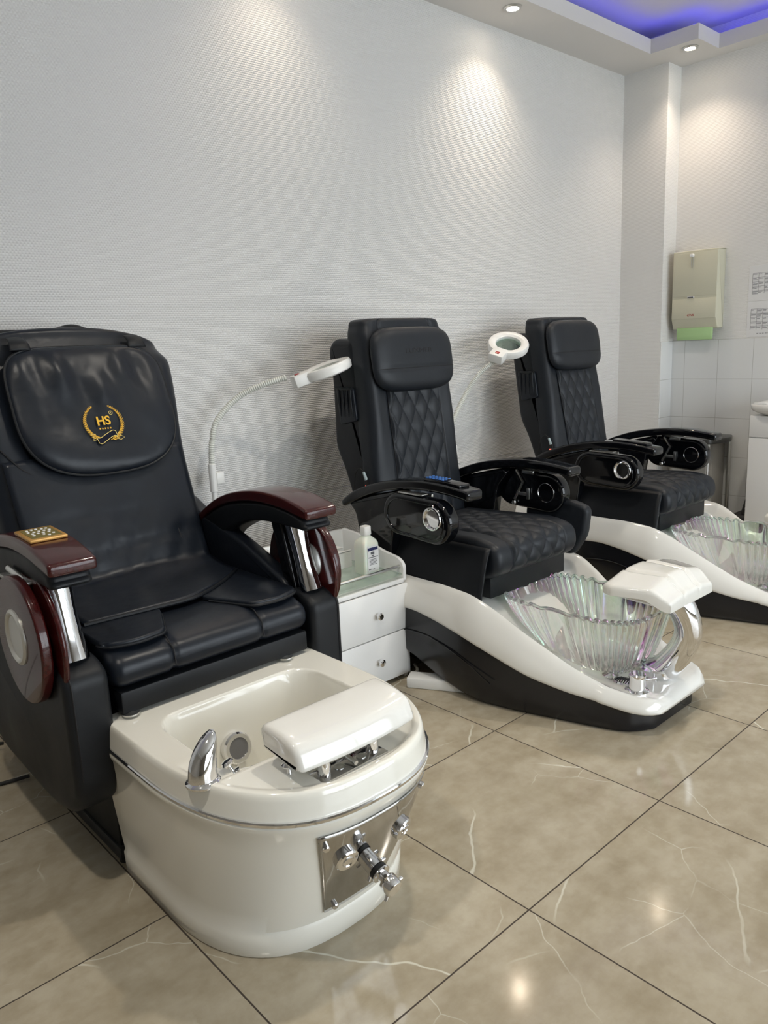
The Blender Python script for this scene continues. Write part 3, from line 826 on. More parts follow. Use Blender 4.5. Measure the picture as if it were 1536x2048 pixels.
# ------------------------------------------------------------------ the two spa pedicure chairs
def spa_chair(xc, label, dyb, dzb=0., with_keys=True, detail=True, pod_disc=True):
    t = thing('spa_pedicure_chair', label, 'pedicure chair', (xc, 0, 0), 'white and black spa pedicure chairs with glass bowls')
    # ---- base
    HB = [(-1.80, .10), (-1.735, .17), (-1.70, .205), (-1.66, .235), (-1.58, .262), (-1.45, .305), (-1.33, .345), (-1.15, .388), (-1.0, .395), (-.75, .39), (-.30, .34)]
    ZW = [(-1.80, .074), (-1.70, .080), (-1.6, .100), (-1.5, .113), (-1.38, .142), (-1.25, .195), (-1.135, .242), (-1.0, .277), (-.88, .294), (-.75, .288), (-.5, .25), (-.30, .2)]
    ZR = [(-1.80, .122), (-1.70, .128), (-1.6, .150), (-1.5, .192), (-1.37, .268), (-1.22, .358), (-1.14, .396), (-1.0, .41), (-.3, .41)]
    ZD = [(-1.80, .110), (-1.6, .118), (-1.5, .130), (-1.4, .155), (-1.3, .190), (-1.2, .255), (-1.1, .335), (-1.0, .37), (-.3, .38)]
    ys = [-1.772+(1.472)*k/90 for k in range(91)]
    def fin(y):                                                         # rounding of the front end, 0..1
        d = (y+1.775); return min(1, max(0, d/.03))**.5 if d < .03 else 1
    ZU = [(-1.8, 0), (-1.2, 0), (-1.05, .03), (-.85, .10), (-.5, .16), (-.3, .18)]
    rb = []
    for y in [v for v in ys if v > -1.74]:
        hb = smooth_tab(HB, y); zw = smooth_tab(ZW, y)
        k = sqrt(min(1, (y+1.745)/.05)) if y < -1.695 else 1
        hb2 = hb*(.72+.28*k)
        zu = smooth_tab(ZU, y); zm = (zu+zw)/2
        rb.append([(-hb2*.96, y, zu+.004), (-hb2*.995, y, zu+.02), (-hb2*1.0, y, zm), (-hb2*.985, y, zw+.002), (hb2*.985, y, zw+.002), (hb2*1.0, y, zm), (hb2*.995, y, zu+.02), (hb2*.96, y, zu+.004)])
    MB().rings(rb).build('black_plinth', M_PLINTH, t, ang=50)
    MB().tube(spline([(-.394, -.60, .10), (-.396, -.72, .175), (-.396, -.84, .205), (-.395, -.98, .205), (-.393, -1.12, .165), (-.385, -1.25, .10)], 8), .0025, 6).build('plinth_seam', M_BLACK, t)
    MB().box(-.24, .24, -1.02, -.34, .0, .25, .01).build('inner_base', M_RUBBER, t)
    rw = []
    for y in ys:
        hw = smooth_tab(HB, y)*.99+.004; zw = smooth_tab(ZW, y); zr = smooth_tab(ZR, y); zd = smooth_tab(ZD, y)
        if y < -1.60:
            hw = lerp_tab([(-1.80, .178), (-1.765, .185), (-1.735, .205), (-1.70, .226), (-1.60, .262)], y)
        ez = 1-fin(y)
        dd = y+1.775
        if dd < .045: hw -= .045*(1-sqrt(max(0, 1-(1-dd/.045)**2)))
        zt0 = zw-.002; rh = zr-zw
        hr = max(.1, hw-.030-.10*rh); hi = hr-.022
        half = [(hw-.012, zt0-.004), (hw, zt0+.004), (hw+.001, zt0+.014), (hw-.004-.01*rh, zw+rh*.45), (hr+.012, zr-.012*min(1, rh*8)), (hr, zr), (hi, zr-.004-min(.012, max(0, zr-zd)*.3)), (hi-.018, zd+(zr-zd)*.35), (hi-.045, zd+.004), (hi*.5, zd), (.03, zd)]
        half = [(a, zt0+(b-zt0)*(1-.85*ez)) for a, b in half]
        rw.append([(-a, y, b) for a, b in half]+[(a, y, b) for a, b in half[::-1]])
    MB().rings(rw).build('white_shell', M_WHITE, t, ang=60)
    # ---- crystal bowl
    cy, hx, hy, zr = -1.385, .200, .285, .352
    na = 46*8
    def wall(off, top):
        rings = []
        for i in range(15):
            q = i/14
            r = []
            for j in range(na):
                a = 2*pi*j/na
                u, w2 = superell(1, 1, 3.6)(a)
                bx, by, bcy = .128, .180, -1.425
                s = q**.75
                fl = .0085*cos(46*a)*sstep(0, .15, q)*(1 if off >= 0 else -.25)
                x = u*(bx+(hx-bx)*s); y = bcy+(cy-bcy)*s+w2*(by+(hy-by)*s)
                zb = smooth_tab(ZD, y)+.010 if q < .3 else 0
                z0 = .142
                z = z0+(zr-z0)*q + (.10*(1-q)**3*sstep(-1.36, -1.18, y))
                nl = sqrt(x*x+(y-cy)**2)+1e-6
                k = (off+fl)/nl
                if q > .93: z += .005*cos(46*a)
                r.append((x+x*k, y+(y-cy)*k, z+(0 if off >= 0 else .005*(1-q))))
            rings.append(r)
        return rings
    ro = wall(.0, True); ri = wall(-.0085, True)
    bowl = MB().rings(ro+ri[::-1], True, True).build('glass_bowl', M_BOWL, t, ang=60, label='ribbed clear glass bowl with iridescent shimmer')
    rim = []
    for j in range(na+1):
        p = Vector(ro[-1][j % na]); q = Vector(ri[-1][j % na]); rim.append((p+q)/2+V(0, 0, .001))
    MB().tube(rim, .0062, 8, caps=False).build('bowl_rim', M_BOWL, bowl)
    MB().lathe([(.026, 0), (.026, .003), (.014, .004), (0, .003)], (0, -1.43, .158), seg=24).build('bowl_drain', M_CHROME, bowl)
    MB().lathe([(.030, 0), (.030, .008), (.022, .012), (.008, .010), (0, .010)], (-.10, -1.165, .29), V(.3, -.8, .5), 24).build('water_jet', M_CHROME, bowl)
    # ---- footrest on its chrome stand
    path = spline([(.045, -1.650, .122), (.048, -1.690, .16), (.052, -1.735, .23), (.05, -1.755, .30), (.035, -1.742, .37), (.015, -1.705, .43), (0, -1.67, .46)], 8)
    st = MB().tube(path, lambda q: .056-.008*sin(pi*min(1, q*1.15)), 32, flat=.92).build('footrest_stand', M_CHROME, t, label='curved chrome footrest stand')
    MB().lathe([(.066, 0), (.066, .020), (.061, .026), (.045, .028)], (.045, -1.655, .124), seg=40).build('stand_collar', M_CHROME, t)
    sp = spline([(.02, -1.70, .44), (-.02, -1.66, .452), (-.035, -1.61, .445), (-.04, -1.575, .425)], 8)
    MB().tube(sp, lambda q: .022-.002*q, 18).build('spout', M_CHROME, t)
    def rest(u, v):
        x = (u-.5)*2; hw = .200-.035*v-.03*v*v-.02*max(0, .15-v)/.15
        X_ = x*hw; y = -1.585-.19*v
        z = .512+.004*cos(x*3)
        g = abs(abs(x)-.36)
        z -= .010*math.exp(-(g/.05)**2)
        z -= .022*max(0, abs(x)-.45)*1.2
        z -= .05*sstep(.72, 1.05, v)*(1-.3*abs(x))
        return V(X_, y, z)
    nu, nv = 40, 22
    top = [[rest(i/nu, j/nv) for i in range(nu+1)] for j in range(nv+1)]
    cxy = V(0, -1.67, 0)
    def per(rows):
        return rows[0][:-1]+[r[-1] for r in rows[:-1]]+rows[-1][::-1][:-1]+[r[0] for r in rows[::-1][:-1]]
    edge = per(top)
    vs = MB(); vs.sheet(lambda u, v: rest(u, v)+(V(0, 0, 0)), nu, nv)
    def grow(p, k, dz):
        return V(p.x+(p.x)*k/.2, p.y+(p.y+1.67)*k/.1, p.z+dz)
    n = len(edge)
    rg = [edge, [grow(p, .006, -.003) for p in edge], [grow(p, .011, -.009) for p in edge], [grow(p, .013, -.018) for p in edge], [V(q.x, q.y, .459-.038*sstep(.6, 1.05, (-1.585-q.y)/.19)) for q in [grow(p, .012, 0) for p in edge]], [V(q.x, q.y, .455-.038*sstep(.6, 1.05, (-1.585-q.y)/.19)) for q in [grow(p, .002, 0) for p in edge]]]
    vs.rings([[q[:] for q in r] for r in rg], False, True)
    vs.build('footrest', M_WHITE, t, ang=50)
    # ---- fittings on the front deck
    def zd(y): return smooth_tab(ZD, y)
    f = V(-.128, -1.672, zd(-1.672)+.002)
    MB().lathe([(.040, 0), (.040, .005), (.027, .009), (.027, .048), (.028, .050), (.028, .060), (.023, .064), (0, .064)], f, seg=32).build('tap', M_CHROME, t)
    MB().cyl(f+V(.02, -.012, .034), f+V(.078, -.026, .026), .0055, .005, 12).build('tap_lever', M_CHROME, t)
    MB().lathe([(.030, 0), (.030, .003), (.025, .004), (.025, .030), (.023, .034), (0, .036)], (.168, -1.668, zd(-1.668)+.001), seg=28).build('hand_shower_holder', M_CHROME, t)
    MB().cyl((.178, -1.668, .145), (.205, -1.672, .146), .004, .003, 10).build('holder_pin', M_CHROME, t)
    MB().lathe([(.028, 0), (.028, .004), (.013, .008), (.008, .014), (0, .014)], (-.095, -1.552, zd(-1.552)+.002), seg=24).build('push_button', M_CHROME, t)
    MB().lathe([(.021, 0), (.021, .003), (.012, .005), (0, .006)], (.15, -1.575, zd(-1.575)+.002), seg=24).build('push_button', M_CHROME, t)
    g0 = V(-.105, -1.612, zd(-1.612)+.002)
    gr = MB().lathe([(.042, 0), (.042, .005), (.037, .009), (0, .010)], g0, seg=32, sx=.75, xdir=(1, 0, 0)).build('overflow_grille', M_CHROME, t)
    gs = MB()
    for k in range(-3, 4):
        gs.tube([(g0.x-.02, g0.y+k*.008, g0.z+.0098), (g0.x, g0.y+k*.008+.005, g0.z+.0106), (g0.x+.02, g0.y+k*.008-.003, g0.z+.0098)], .0018, 5)
    gs.build('grille_slots', M_RUBBER, gr)
    # ---- seat: rolled front, quilted panel
    YS = dyb*.35
    pr = roundpoly([(-.60+YS, .42), (-.60+YS, .555), (-1.08+YS, .578), (-1.185+YS, .555), (-1.192+YS, .455), (-1.11+YS, .415)], [.03, .03, .08, .07, .06, .04], 8)
    pr = dense(pr, .011)
    acc = []; s_ = 0
    for i, p in enumerate(pr):
        acc.append(s_); q = pr[(i+1) % len(pr)]; s_ += sqrt((q[0]-p[0])**2+(q[1]-p[1])**2)
    def seatd(a, p, q, s):
        d = -.004*math.exp(-((abs(a)-.165)/.005)**2)
        return d
    seat = MB().slab(pr, -.255, .255, .03, 'x', 5, 110, seatd).build('seat', M_LEATHER_MATTE, t, ang=60)
    line = [Vector((a, b)) for a, b in pr]
    i0 = min(range(len(line)), key=lambda i: (line[i]-Vector((-.66+YS, .56))).length); i1 = min(range(len(line)), key=lambda i: (line[i]-Vector((-1.165+YS, .432))).length)
    stp = 1 if abs(i1-i0) < len(line)/2 and i1 > i0 else -1
    path = []; i = i0
    while True:
        path.append(line[i % len(line)])
        if i % len(line) == i1 % len(line): break
        i += stp
    sp_ = [Vector((p.x, p.y)) for p in spline([(p.x, p.y, 0) for p in path], 5)]
    cum = [0]
    for a, b in zip(sp_, sp_[1:]): cum.append(cum[-1]+(b-a).length)
    cen = Vector((-.95+YS, .49))
    def qseat(u, v):
        i = min(len(sp_)-1, int(round(v*(len(sp_)-1)))); p = sp_[i]; tg = (sp_[min(i+1, len(sp_)-1)]-sp_[max(i-1, 0)]).normalized(); nn = Vector((-tg.y, tg.x))
        if nn.dot(p-cen) < 0: nn = -nn
        x = (u-.5)*2*.163; e = min(1, (.163-abs(x))/.010)*min(1, v*14, (1-v)*14)
        d = -.003+e*(.003+.0095*quilt(x, cum[i], .0815, .118))
        return V(x, p.x+nn.x*d, p.y+nn.y*d)
    MB().sheet(qseat, 96, len(sp_)-1).build('quilted_panel', M_LEATHER_MATTE, seat, ang=180)
    # front apron and side skirts
    MB().box(-.235, .235, -1.135+YS, -1.08+YS, .350, .46, .006).build('seat_apron', M_LEATHER_DARK, t)
    def skirt(sgn):
        def fn(u, v):
            y = -.60-.56*u+YS; z0 = .552-.0*u; z1 = .395+.02*sin(u*6)-.012*u
            z = z0+(z1-z0)*v; x = sgn*(.262+.075*v**.8+.004*sin(u*14+v*4)*v)
            return V(x, y-.012*v*u, z)
        return MB().sheet(fn, 24, 12).build('side_skirt', M_LEATHER_DARK, t, ang=80, solid=.006)
    skirt(-1)
    MB().box(-.22, .22, -1.04, -.40, .36, .43, .01).build('seat_frame', M_RUBBER, t)
    # ---- backrest
    def yf(z): return -.49-(1.38-z)*.135+dyb*(.5+.5*sstep(.6, 1.3, z))
    ZB, ZT = .50, 1.375
    def bring(s):
        z = ZB+(ZT-ZB)*s
        hw = .266-.026*s; th = .135
        top = sstep(.93, 1, s); hw -= .012*top**2
        ring = []; nn = 150
        for j in range(nn):
            u, w2 = superell(1, 1, 4.2)(2*pi*j/nn)
            x = u*hw; fr = sstep(.3, .95, -w2)
            y = yf(z)+th*.5*(1+w2)
            e = abs(u)
            y -= fr*.020*sstep(.62, .95, e)*(1-.5*top)*sstep(.25, .6, s)               # raised side bolsters
            y += fr*.006*math.exp(-((abs(x)-.152)/.006)**2)
            ring.append((x, y, z))
        return ring
    rr = [bring(i/150) for i in range(151)]
    def shrink(r, k, dz):
        cx = sum(p[0] for p in r)/len(r); cy_ = sum(p[1] for p in r)/len(r)
        return [(cx+(p[0]-cx)*k, cy_+(p[1]-cy_)*k, p[2]+dz) for p in r]
    l = rr[-1]; rr += [shrink(l, .985, .009), shrink(l, .95, .016), shrink(l, .88, .021), shrink(l, .6, .024)]
    back = MB().rings(rr).build('backrest', M_LEATHER_MATTE, t, ang=60)
    sm = MB()
    for sgn in (-1, 1):
        sm.tube([(sgn*.155, yf(z)-.001, z) for z in [.56+.5*k/20 for k in range(21)]], .0016, 5)
        sm.build('back_seam', M_SEAM, back); sm = MB()
    def qback(u, v):
        x = (u-.5)*2*.152; z = .56+.56*v; e = min(1, (.152-abs(x))/.010)
        return V(x, yf(z)+.003-e*(.003+.0115*quilt(x, z, .076, .146)), z)
    MB().sheet(qback, 96, 200).build('quilted_panel', M_LEATHER_MATTE, back, ang=180)
    # shell behind the cushion with pocket and power socket
    d2 = dyb*.6
    pf = [(-.30+d2, 1.325), (-.262+d2, 1.28), (-.282+d2, 1.15), (-.280, .86), (-.325, .785), (-.36, .70), (-.43, .52), (-.60, .52), (yf(.75)+.06, .75), (yf(1.0)+.06, 1.0), (yf(1.2)+.07, 1.2), (yf(1.30)+.07, 1.315)]
    pf = roundpoly(pf, [.03, .03, .05, .05, .05, .05, .03, .02, .02, .02, .02, .03], 5)
    shell = MB().slab(pf, -.250, .250, .03, 'x', 5).build('back_shell', M_LEATHER_DARK, t, ang=60)
    pk = roundpoly([(-.325+d2, 1.125), (-.435+d2, 1.120), (-.452+d2*.9, .985), (-.345+d2*.9, .965)], .012, 4)
    def pdisp(a, p, q, s): return 0
    pc = MB().slab(pk, -.262, -.246, .006, 'x', 3).build('pocket', M_LEATHER, shell)
    fo = MB()
    for k in range(4):
        yy = -.345-.026*k+d2
        fo.tube(spline([(-.2615, yy, 1.118), (-.266, yy-.003, 1.08), (-.264, yy-.006, 1.03), (-.2625, yy-.008, 1.0)], 5), lambda q: .005*(1-q)+.001, 8)
    fo.tube(spline([(-.262, -.325+d2, 1.122), (-.266, -.38+d2, 1.115), (-.262, -.435+d2, 1.118)], 6), .005, 8)
    fo.build('pocket_folds', M_LEATHER_DARK, pc)
    so = MB().box(-.2625, -.249, -.505, -.487, .700, .745, .003).build('power_socket', M_RUBBER, shell)
    MB().box(-.2645, -.262, -.503, -.489, .703, .717, .001).build('power_switch', M_REDLED, so)
    MB().cyl((-.262, -.496, .742), (-.270, -.490, .775), .007, .006, 12).build('plug', M_PALESWITCH, so)
    MB().tube(spline([(-.27, -.49, .775), (-.276, -.47, .79), (-.274, -.44, .76), (-.266, -.42, .70)], 6), .0025, 6).build('plug_cord', M_RUBBER, so)
    # ---- head pillow
    s1 = V(0, yf(1.355)-yf(1.10), 0.255).normalized(); nrm = V(0, -s1.z, s1.y)
    def outl(a):
        u, w2 = superell(.234, .134, 4.2)(a)
        if w2 < 0: u *= 1-.03*(w2/.134)**2
        return u, w2
    def pdisp(u, w2, r):
        return -.004*math.exp(-((w2+.040)/.011)**2)*(1-r**8)
    pO = V(0, yf(1.225), 1.225+dzb)+nrm*.022
    pil = MB().pad(pO, V(1, 0, 0), s1, nrm, outl, .042, .03, 44, 140, 6, 1.9, pdisp).build('head_pillow', M_LEATHER_MATTE, t, ang=70)
    sp3 = []
    for k in range(61):
        u, w2 = -.226+.452*k/60, -.040
        r = ((abs(u)/.233)**4.2+(abs(w2)/.134)**4.2)**(1/4.2)
        sp3.append(pO+V(u, 0, 0)+s1*w2+nrm*(.042*max(0, 1-r**6)**(1/1.9)-.0038*(1-r**8)))
    MB().tube(sp3, .0014, 6).build('pillow_seam', M_SEAM, pil)
    if with_keys:
        mm = basis(pO+nrm*.0425+s1*.028, V(1, 0, 0), s1)
        vs_, fs_ = text_mesh('LUXMER', .028, mm, .0004, 0, 1.5)
        MB().add(vs_, fs_).build('pillow_lettering', M_SEAM, pil, recalc=False)
    st = MB()
    for sgn in (-1, 1):
        st.add([V(sgn*.18-.035, yf(1.34)-.02, 1.345), V(sgn*.18+.035, yf(1.34)-.02, 1.345), V(sgn*.18+.035, yf(1.36)+.05, 1.408), V(sgn*.18-.035, yf(1.36)+.05, 1.408)], [(0, 1, 2, 3)])
    # ---- arms
    def arm(sgn):
        def X(a): return sgn*a
        def sl(prof, a, b, r, **k): return MB().slab(prof, min(X(a), X(b)), max(X(a), X(b)), r, 'x', **k)
        tp = [(-.435, .664), (-.50, .705), (-.58, .737), (-.68, .765), (-.80, .783), (-.90, .790), (-1.0, .787), (-1.08, .778), (-1.125, .772)]
        bt = [(-1.125, .735), (-1.08, .742), (-1.0, .75), (-.90, .752), (-.80, .745), (-.68, .725), (-.58, .695), (-.50, .662), (-.45, .640)]
        T_ = [(p.x, p.y) for p in spline([(a, b, 0) for a, b in tp], 5)]; B_ = [(p.x, p.y) for p in spline([(a, b, 0) for a, b in bt[::-1]], 5)]
        rail = MB().band(T_, B_, min(X(.268), X(.352)), max(X(.268), X(.352)), .010).build('armrest', M_BLACK, t, ang=50)
        pr = roundpoly([(-.46, .655), (-.60, .70), (-.78, .742), (-.80, .72), (-.745, .66), (-.725, .56), (-.70, .40), (-.56, .42), (-.525, .52), (-.505, .62)], .025, 5)
        sl(pr, .285, .340, .010).build('arm_panel', M_BLACK, t, ang=50)
        # stadium-shaped tray box on the outer side
        pts = []
        c0, c1, r = (-.800, .655), (-.985, .645), .083
        for k in range(25):
            a = -pi/2+pi*k/24; pts.append((c0[0]+r*cos(a), c0[1]+r*sin(a)))
        for k in range(25):
            a = pi/2+pi*k/24; pts.append((c1[0]+r*1.02*cos(a), c1[1]+r*1.02*sin(a)))
        pm = MB(); sl_caps = (sgn > 0, sgn < 0)
        pm.slab(pts, min(X(.318), X(.380)), max(X(.318), X(.380)), .016, 'x', 5, caps=sl_caps)
        edge_ = [Vector(p) for p in (pm.last[-1] if sgn > 0 else pm.last[0])]
        hole = [Vector((edge_[0].x, -.988+.0345*cos(2*pi*k/40), .662+.0345*sin(2*pi*k/40))) for k in range(40)]
        tri = tessellate_polygon([[Vector((p.y, p.z, 0)) for p in edge_], [Vector((p.y, p.z, 0)) for p in hole]])
        pm.add(edge_+hole, [tuple(q) for q in tri])
        pod = pm.build('arm_pod', M_BLACK, t, ang=50)
        ins = [((p-(-.892))*.84-.892, (q-.65)*.78+.65) for p, q in pts]
        MB().tube([(X(.3805), p, q) for p, q in ins]+[(X(.3805), *ins[0])], .0028, 8).build('pod_bevel', M_BLACK, pod)
        sl([(.5*(p+.892)*1.0-.892, q) for p, q in pts], .30, .32, .004).build('pod_mount', M_BLACK, pod) if False else None
        co = V(X(.381), -.988, .662)
        cup = MB().lathe([(.043, -.002), (.045, .003), (.043, .007), (.038, .008), (.0345, .004), (.033, -.05), (.0, -.051)], co, (sgn, 0, 0), 44).build('cup_holder', M_CHROME, pod)
        ci = V(X(.317), -.985, .648)
        MB().tube([ci+V(-sgn*.002, .040*cos(a*pi/24), .040*sin(a*pi/24)) for a in range(49)], .0016, 8, caps=False).build('holder_ring', M_CHROME, pod)
        MB().box(min(X(.34), X(.372)), max(X(.34), X(.372)), -.93, -.80, .7375, .7435, .002).build('tray_hinge', M_STEEL, pod)
        br = MB()
        br.tube([(X(.313), -.83, .735), (X(.311), -.868, .685), (X(.308), -.825, .605)], .0065, 6)
        br.box(min(X(.305), X(.316)), max(X(.305), X(.316)), -.89, -.845, .625, .640, .002).box(min(X(.305), X(.316)), max(X(.305), X(.316)), -.905, -.89, .61, .66, .002)
        br.lathe([(.0, 0), (.009, .002), (.011, .010), (.007, .018), (0, .02)], (X(.308), -.822, .60), (0, 0, -1), 16)
        br.box(min(X(.306), X(.316)), max(X(.306), X(.316)), -.925, -.865, .722, .736, .002)
        br.build('hinge_bracket', M_STEEL, pod)
        return rail
    railL = arm(-1); arm(1)
    # key pad on the left armrest
    kp = MB().box(-.338, -.282, -1.085, -.905, 0, .012, .004)
    kp.v = [(x, y, z+lerp_tab([(-1.09, .776), (-1.0, .786), (-.90, .789)], y)) for x, y, z in kp.v]
    kpo = kp.build('key_pad', M_BLACK, railL)
    if with_keys:
        ks = MB()
        for i in range(3):
            for j in range(6):
                y = -.915-.016*j; x = -.327+.017*i
                ks.lathe([(.0058, 0), (.0052, .002), (0, .0024)], (x, y, lerp_tab([(-1.09, .788), (-1.0, .798), (-.90, .801)], y)), seg=10)
        ks.build('keys', M_BLUEKEY, kpo)
    return t
XC2, XC3 = 1.695, 2.995
c2 = spa_chair(XC2, 'middle black pedicure chair, its white base with clear bowl in full view', 0.0)
c3 = spa_chair(XC3, 'far right black pedicure chair, nearest to the pillar and tiled wall', 0.075, .02, False)
# padded wing beside the middle chair's seat
wg = roundpoly([(-.86, .44), (-.86, .58), (-.95, .612), (-1.10, .622), (-1.175, .60), (-1.16, .48), (-1.10, .385), (-.95, .38)], .03, 5)
MB().slab(wg, .335, .385, .018, 'x', 4).build('side_cushion', M_LEATHER_MATTE, c2, ang=60)

# ------------------------------------------------------------------ drawer cabinet between the chairs
CX0, CX1, CY0, CY1 = .90, 1.325, -.83, -.46
def cabinet():
    t = thing('drawer_cabinet', 'low white drawer cabinet with glass shelf between the left and middle chairs', 'cabinet')
    side = roundpoly([(CY0+.015, .0), (CY0+.015, .39), (CY0+.002, .40), (CY0, .462), (CY0+.03, .485), (CY0+.14, .502), (CY0+.25, .545), (CY1, .555), (CY1, 0)], [.002, .002, .004, .04, .04, .06, .05, .02, .002], 6)
    for x in (CX0, CX1-.016):
        MB().slab(side, x, x+.016, .003, 'x', 2).build('side_panel', M_LAMINATE, t, ang=40)
    MB().box(CX0+.016, CX1-.016, CY0+.03, CY1, .03, .395).build('carcass', M_LAMINATE, t)
    MB().box(CX0+.016, CX1-.016, CY1-.012, CY1, .39, .55).build('back_panel', M_LAMINATE, t)
    MB().box(CX0+.016, CX1-.016, CY0+.002, CY0+.016, .392, .408, .001).build('front_rail', M_LAMINATE, t)
    for k, (z0, z1) in enumerate(((.022, .205), (.209, .388))):
        d = MB().box(CX0+.002, CX1-.001, CY0-.003, CY0+.014, z0, z1, .0015).build('drawer', M_LAMINATE, t)
        MB().lathe([(.006, 0), (.006, .012), (.013, .016), (.014, .024), (.010, .028), (0, .029)], (1.16, CY0-.003, (z0+z1)/2), (0, -1, 0), 24).build('knob', M_CHROME, d)
    MB().box(CX0+.017, CX1-.017, CY0+.006, CY1-.012, .420, .428, .001).build('glass_shelf', M_SHELF, t)
    MB().box(CX0+.016, CX1-.016, CY0+.02, CY1-.012, .396, .4).build('shelf_bed', M_LAMINATE, t)
    MB().cyl((CX0+.014, CY0+.022, .452), (CX1-.014, CY0+.022, .452), .006, .006, 16).build('guard_rail', M_STEEL, t)
    return t
cabinet()
def holed_tray():
    x0, x1, y0, y1, z = CX0+.02, 1.245, -.60, -.475, .495
    bm = bmesh.new()
    holes = [(x0+.06+k*.083, (y0+y1)/2-.03, .026) for k in range(4)]+[(x0+.10+k*.083, (y0+y1)/2+.03, .024) for k in range(3)]
    # plate as a grid with the holes pushed out along circles
    mb = MB(); nx, ny = 130, 52
    vs = []; idx = {}
    def inside(px, py): return any((px-a)**2+(py-b)**2 < r*r for a, b, r in holes)
    for j in range(ny+1):
        for i in range(nx+1):
            px, py = x0+(x1-x0)*i/nx, y0+(y1-y0)*j/ny
            for a, b, r in holes:
                d = sqrt((px-a)**2+(py-b)**2)
                if abs(d-r) < .0016 and d > 1e-6: px, py = a+(px-a)*r/d, b+(py-b)*r/d
            vs.append((px, py, z))
    fs = []
    for j in range(ny):
        for i in range(nx):
            q = [j*(nx+1)+i, j*(nx+1)+i+1, (j+1)*(nx+1)+i+1, (j+1)*(nx+1)+i]
            c = [sum(vs[k][0] for k in q)/4, sum(vs[k][1] for k in q)/4]
            if not inside(*c): fs.append(tuple(q))
    mb.add(vs, fs)
    t = mb.build('tool_tray', M_WPLASTIC, solid=.006)
    tag(t, 'white plastic tray with round holes at the back of the drawer cabinet', 'tray')
    MB().box(x0, x1, y0, y0+.006, .4285, .494).box(x0, x1, y1-.006, y1, .4285, .494).build('tray_wall', M_WPLASTIC, t)
holed_tray()

# ------------------------------------------------------------------ disinfectant bottle on the glass shelf
def bottle():
    bx, by, bz = 1.228, -.712, .4285
    t = thing('bottle', 'white translucent square bottle with blue label on the cabinet glass shelf', 'bottle', (bx, by, bz), rotz=radians(0))
    rings = []
    for z, h, n in ((0, .036, 5), (.003, .039, 6), (.10, .039, 6), (.118, .0385, 5.5), (.130, .034, 4.5), (.140, .025, 3), (.147, .019, 2.2), (.150, .017, 2), (.156, .0165, 2)):
        rings.append([(superell(h, h*.9, n)(2*pi*j/64)[0], superell(h, h*.9, n)(2*pi*j/64)[1], z) for j in range(64)])
    MB().rings(rings).build('body', M_BOTTLE, t, ang=50)
    rings = [[(superell(h, h, n)(2*pi*j/48)[0], superell(h, h, n)(2*pi*j/48)[1], z) for j in range(48)] for z, h, n in ((.152, .0185, 3.2), (.154, .019, 3.4), (.183, .0178, 3.6), (.185, .0165, 3.6))]
    MB().rings(rings).build('cap', M_WPLASTIC, t, ang=50)
    yf_ = -.0357
    lb = MB().box(-.026, .030, yf_-.0006, yf_+.0003, .012, .112).build('label', M_PAPER, t)
    MB().box(-.024, .026, yf_-.0011, yf_-.0004, .094, .106).build('label_band', M_NAVYLABEL, lb)
    ink = MB()
    for k, (a, b, z, h) in enumerate(((-.01, .008, .079, .010), (-.022, .026, .066, .003), (-.006, .006, .072, .004), (-.018, .02, .058, .002), (-.018, .018, .053, .002), (-.018, .02, .048, .002), (-.018, .016, .043, .002), (-.018, .02, .038, .002), (-.022, -.010, .020, .003), (0, .008, .018, .003))):
        ink.box(a, b, yf_-.0010, yf_-.0004, z, z+h)
    ink.build('label_print', M_INK, lb)
bottle()

